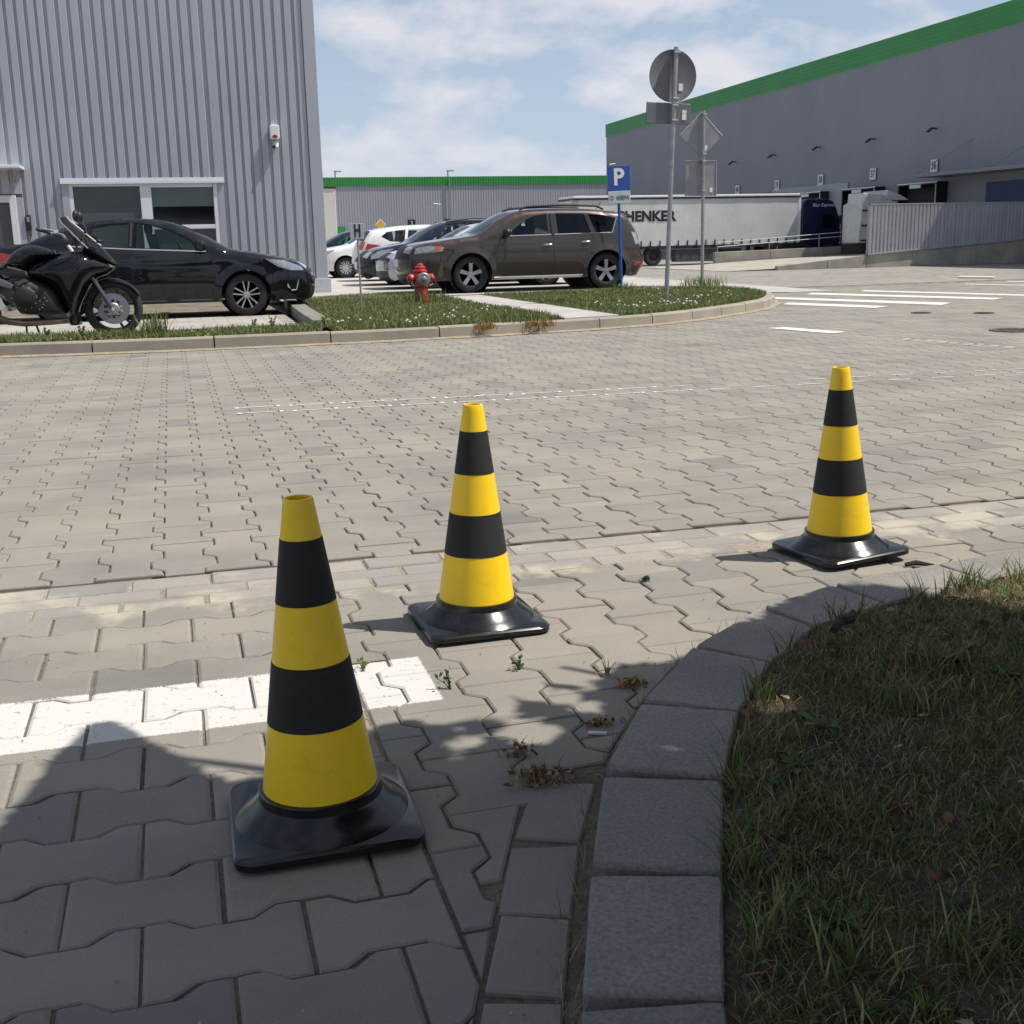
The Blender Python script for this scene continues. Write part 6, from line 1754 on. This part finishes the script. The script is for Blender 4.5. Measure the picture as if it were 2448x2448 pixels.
den = .5 + .5 * np.sin(qs[:, 0] * 3.1 + 1.2) * np.sin(qs[:, 0] * 1.3 + qs[:, 1] * 3)
qs = qs[RS.uniform(0, 1, len(qs)) < np.clip(den * 1.1 - .08, 0.03, 1)]
blades('strip_grass', np.column_stack([qs, np.full(len(qs), .148)]), RS.uniform(.03, .11, len(qs)), RS.uniform(.006, .013, len(qs)), 1.1, MT['grass'])
ql = sample(strip_poly, 1500); leaf_quads('strip_litter', np.column_stack([ql, np.full(len(ql), .158)]), RS.uniform(.02, .05, len(ql)), 1.5, MT['litter'])
# clover heads
cA = np.vstack([RS.normal((3.2, 15.75), (.75, .16), (20, 2)), RS.normal((4.4, 17), (.7, .6), (14, 2)), RS.normal((7.3, 17.1), (.6, .2), (45, 2)), RS.normal((8.6, 18.4), (.4, .3), (12, 2)), RS.normal((9.2, 20), (.6, .8), (12, 2))])
ok = pip(cA, np.array(lawnA)) | pip(cA, np.array(lawnB)); cA = cA[ok]
V, T = [], []
for (x, y) in cA:
    b = len(V); r = random.uniform(.012, .022); z = .16 + random.uniform(.06, .12)
    V += [(x + r, y, z), (x - r, y, z), (x, y + r, z), (x, y - r, z), (x, y, z + r), (x, y, z - r)]
    T += [(b + i, b + j, b + k) for i, j, k in ((0, 2, 4), (2, 1, 4), (1, 3, 4), (3, 0, 4), (2, 0, 5), (1, 2, 5), (3, 1, 5), (0, 3, 5))]
tag(link_mesh('clover_flower', mesh_tri('clover_flower', V, T), MT['flower']), kind='stuff')
# tall grass round the posts and hydrant, rusty tufts over the kerb, weeds on the strip
def tuft(label, p, n, r, h, m, z=.15, group='grass tufts on the island'):
    b = np.column_stack([p[0] + np.clip(RS.normal(0, r, n), -1.5 * r, 1.5 * r), p[1] + np.clip(RS.normal(0, r, n), -1.5 * r, 1.5 * r), np.full(n, z)])
    o = blades('grass_tuft', b, RS.uniform(.5, 1.0, n) * h, .012, .7, m, kind=None); tag(o, label, 'grass tuft', group)
tuft('tall grass tuft at the foot of the diamond sign post', (11.0, 23.8), 200, .26, .32, MT['grass'])
tuft('long grass round the foot of the red hydrant', (4.3, 20.75), 200, .22, .34, MT['grass'])
tuft('long grass at the foot of the blue parking post', (9.0, 23.4), 90, .12, .26, MT['grass'])
tuft('tall weedy grass tuft on the soil strip in front of the motorcycle wheel', (-.28, 15.85), 120, .10, .38, MT['grass'])
tuft('rust-brown withered tuft hanging over the far kerb, left one', (3.93, 15.30), 190, .085, .12, MT['rust_grass'], .10)
tuft('rust-brown withered tuft hanging over the far kerb, right one', (4.72, 15.45), 230, .12, .12, MT['rust_grass'], .10)
tuft('green weeds spilling over the far kerb above the withered tufts', (4.55, 15.75), 260, .22, .20, MT['grass'], .15)
for i, (lb, p, h) in enumerate((('spindly weed on the soil strip at the left picture edge', (-1.55, 15.9), .20), ('spindly weed on the soil strip under the motorcycle engine', (-1.15, 16.0), .17), ('leafy weed on the soil strip below the front bumper of the saloon', (.98, 16.1), .17), ('leafy weed on the soil strip, second from the bay corner', (1.22, 16.1), .22), ('pale green weed at the corner of the parking bay', (1.93, 16.2), .18))):
    sprig('strip_weed', lb, p, .145, 7, h, MT['weed2'], .45, 7, 'weed', .026)['group'] = 'weeds on the soil strip'

# ---- tree to the right of the camera; its crown shades the foreground
shade = np.array([(-2.2, .8), (-1.2, 1.2), (-.66, 1.95), (-.464, 2.596), (-.37, 2.994), (-.31, 3.165), (-.27, 3.19), (-.225, 3.125), (-.075, 2.85), (.03, 2.69), (.2, 2.72), (.45, 2.92), (.62, 2.94), (.74, 2.96), (.86, 3.02), (.95, 2.92), (1.05, 3.0), (1.17, 3.15), (1.35, 3.13), (1.6, 3.27), (1.9, 3.45), (2.18, 3.58), (2.40, 3.48), (2.44, 3.28), (2.52, 3.08), (2.8, 2.86), (3.4, 2.80), (4.2, 2.75), (5.5, 2.8), (7.5, 2.2), (8.0, 0), (7, -2.0), (3, -2.4), (-.5, -1.6), (-2.4, -.6)])
holes = [(.75, 2.92, .05), (.80, 2.75, .055), (.62, 2.73, .035), (.58, 2.92, .045), (1.40, 2.60, .05), (1.0, 2.40, .0), (1.0, 2.86, .04), (.30, 2.80, .03)]
SX, SY = SUN.x / SUN.z, SUN.y / SUN.z
n1, n2, n3 = 30000, 30000, 9000
g = sample(shade, n1)
core = sample(np.vstack([[(-.9, 1.5)], shade[2:13], [(.45, 2.6), (.2, 2.2)]]), n2)
edge = sample(np.array([(-.5, 1.2), (-.55, 1.9), (-.40, 2.5), (0, 2.65), (.2, 2.68), (.45, 2.88), (.86, 2.98), (1.17, 3.11), (1.6, 3.23), (2.15, 3.53), (2.38, 3.2), (2.5, 2.98), (3.0, 2.75), (3.3, 1.0)]), n3)
g = np.vstack([g, core, edge])
dE = dist_poly(g, np.vstack([shade, shade[:1]]))
zt_ = np.concatenate([RS.uniform(2.4, 6.0, n1), RS.uniform(2.3, 2.6, n2), RS.uniform(2.35, 3.6, n3)])
sz_ = np.concatenate([RS.uniform(.10, .15, n1), RS.uniform(.034, .05, n2), RS.uniform(.07, .10, n3)])
k = dE > np.where(sz_ < .055, sz_ * .3, sz_ * .5)
for hx, hy_, hr_ in holes: k &= np.hypot(g[:, 0] - hx, g[:, 1] - hy_) > hr_ + sz_ * .5
g, zt_, sz_ = g[k], zt_[k], sz_[k]
Lc = np.column_stack([g[:, 0] + SX * zt_, g[:, 1] + SY * zt_, zt_])
tree = empty('tree', (5.0, -.2, 0)); tag(tree, 'leafy tree beside the lawn that shades the foreground', 'tree')
crown = leaf_quads('crown', Lc - np.array((5.0, -.2, 0)), sz_, 1.1, MT['leaf'], parent=tree, kind=None)
MT['trunk'] = mat('tree bark', (0.085, 0.065, 0.05), 0.95, var=0.3, scale=12, fine=.3, fscale=50, bump=.6)
MB().tube([(0, 0, -.1), (.03, .02, .8), (-.05, .05, 1.6), (0, .1, 2.4), (.1, .1, 3.4), (.05, .15, 4.6)], [.17, .14, .125, .11, .075, .03], 12).build('trunk', MT['trunk'], tree, smooth=True)
for tip in ((-3.6, 2.7, 3.0), (-2.4, 2.9, 2.8), (-3.4, 1.2, 3.2), (-1.6, 2.6, 3.8), (-.5, 2.8, 3.2), (1.6, 1.6, 3.9), (1.8, -.6, 4.2), (-2.6, -.9, 3.6), (-.8, -1.8, 3.9), (-4.6, -.2, 4.2), (3.4, 1.2, 4.8)):
    s0_ = random.uniform(1.9, 2.7); tp = np.array(tip)
    MB().tube([(0, .07, s0_), tuple(tp * .35 + np.array((0, 0, s0_ * .62))), tuple(tp * .7 + np.array((0, 0, s0_ * .26))), tip], [.06, .045, .03, .012], 8).build('limb', MT['trunk'], tree, smooth=True)
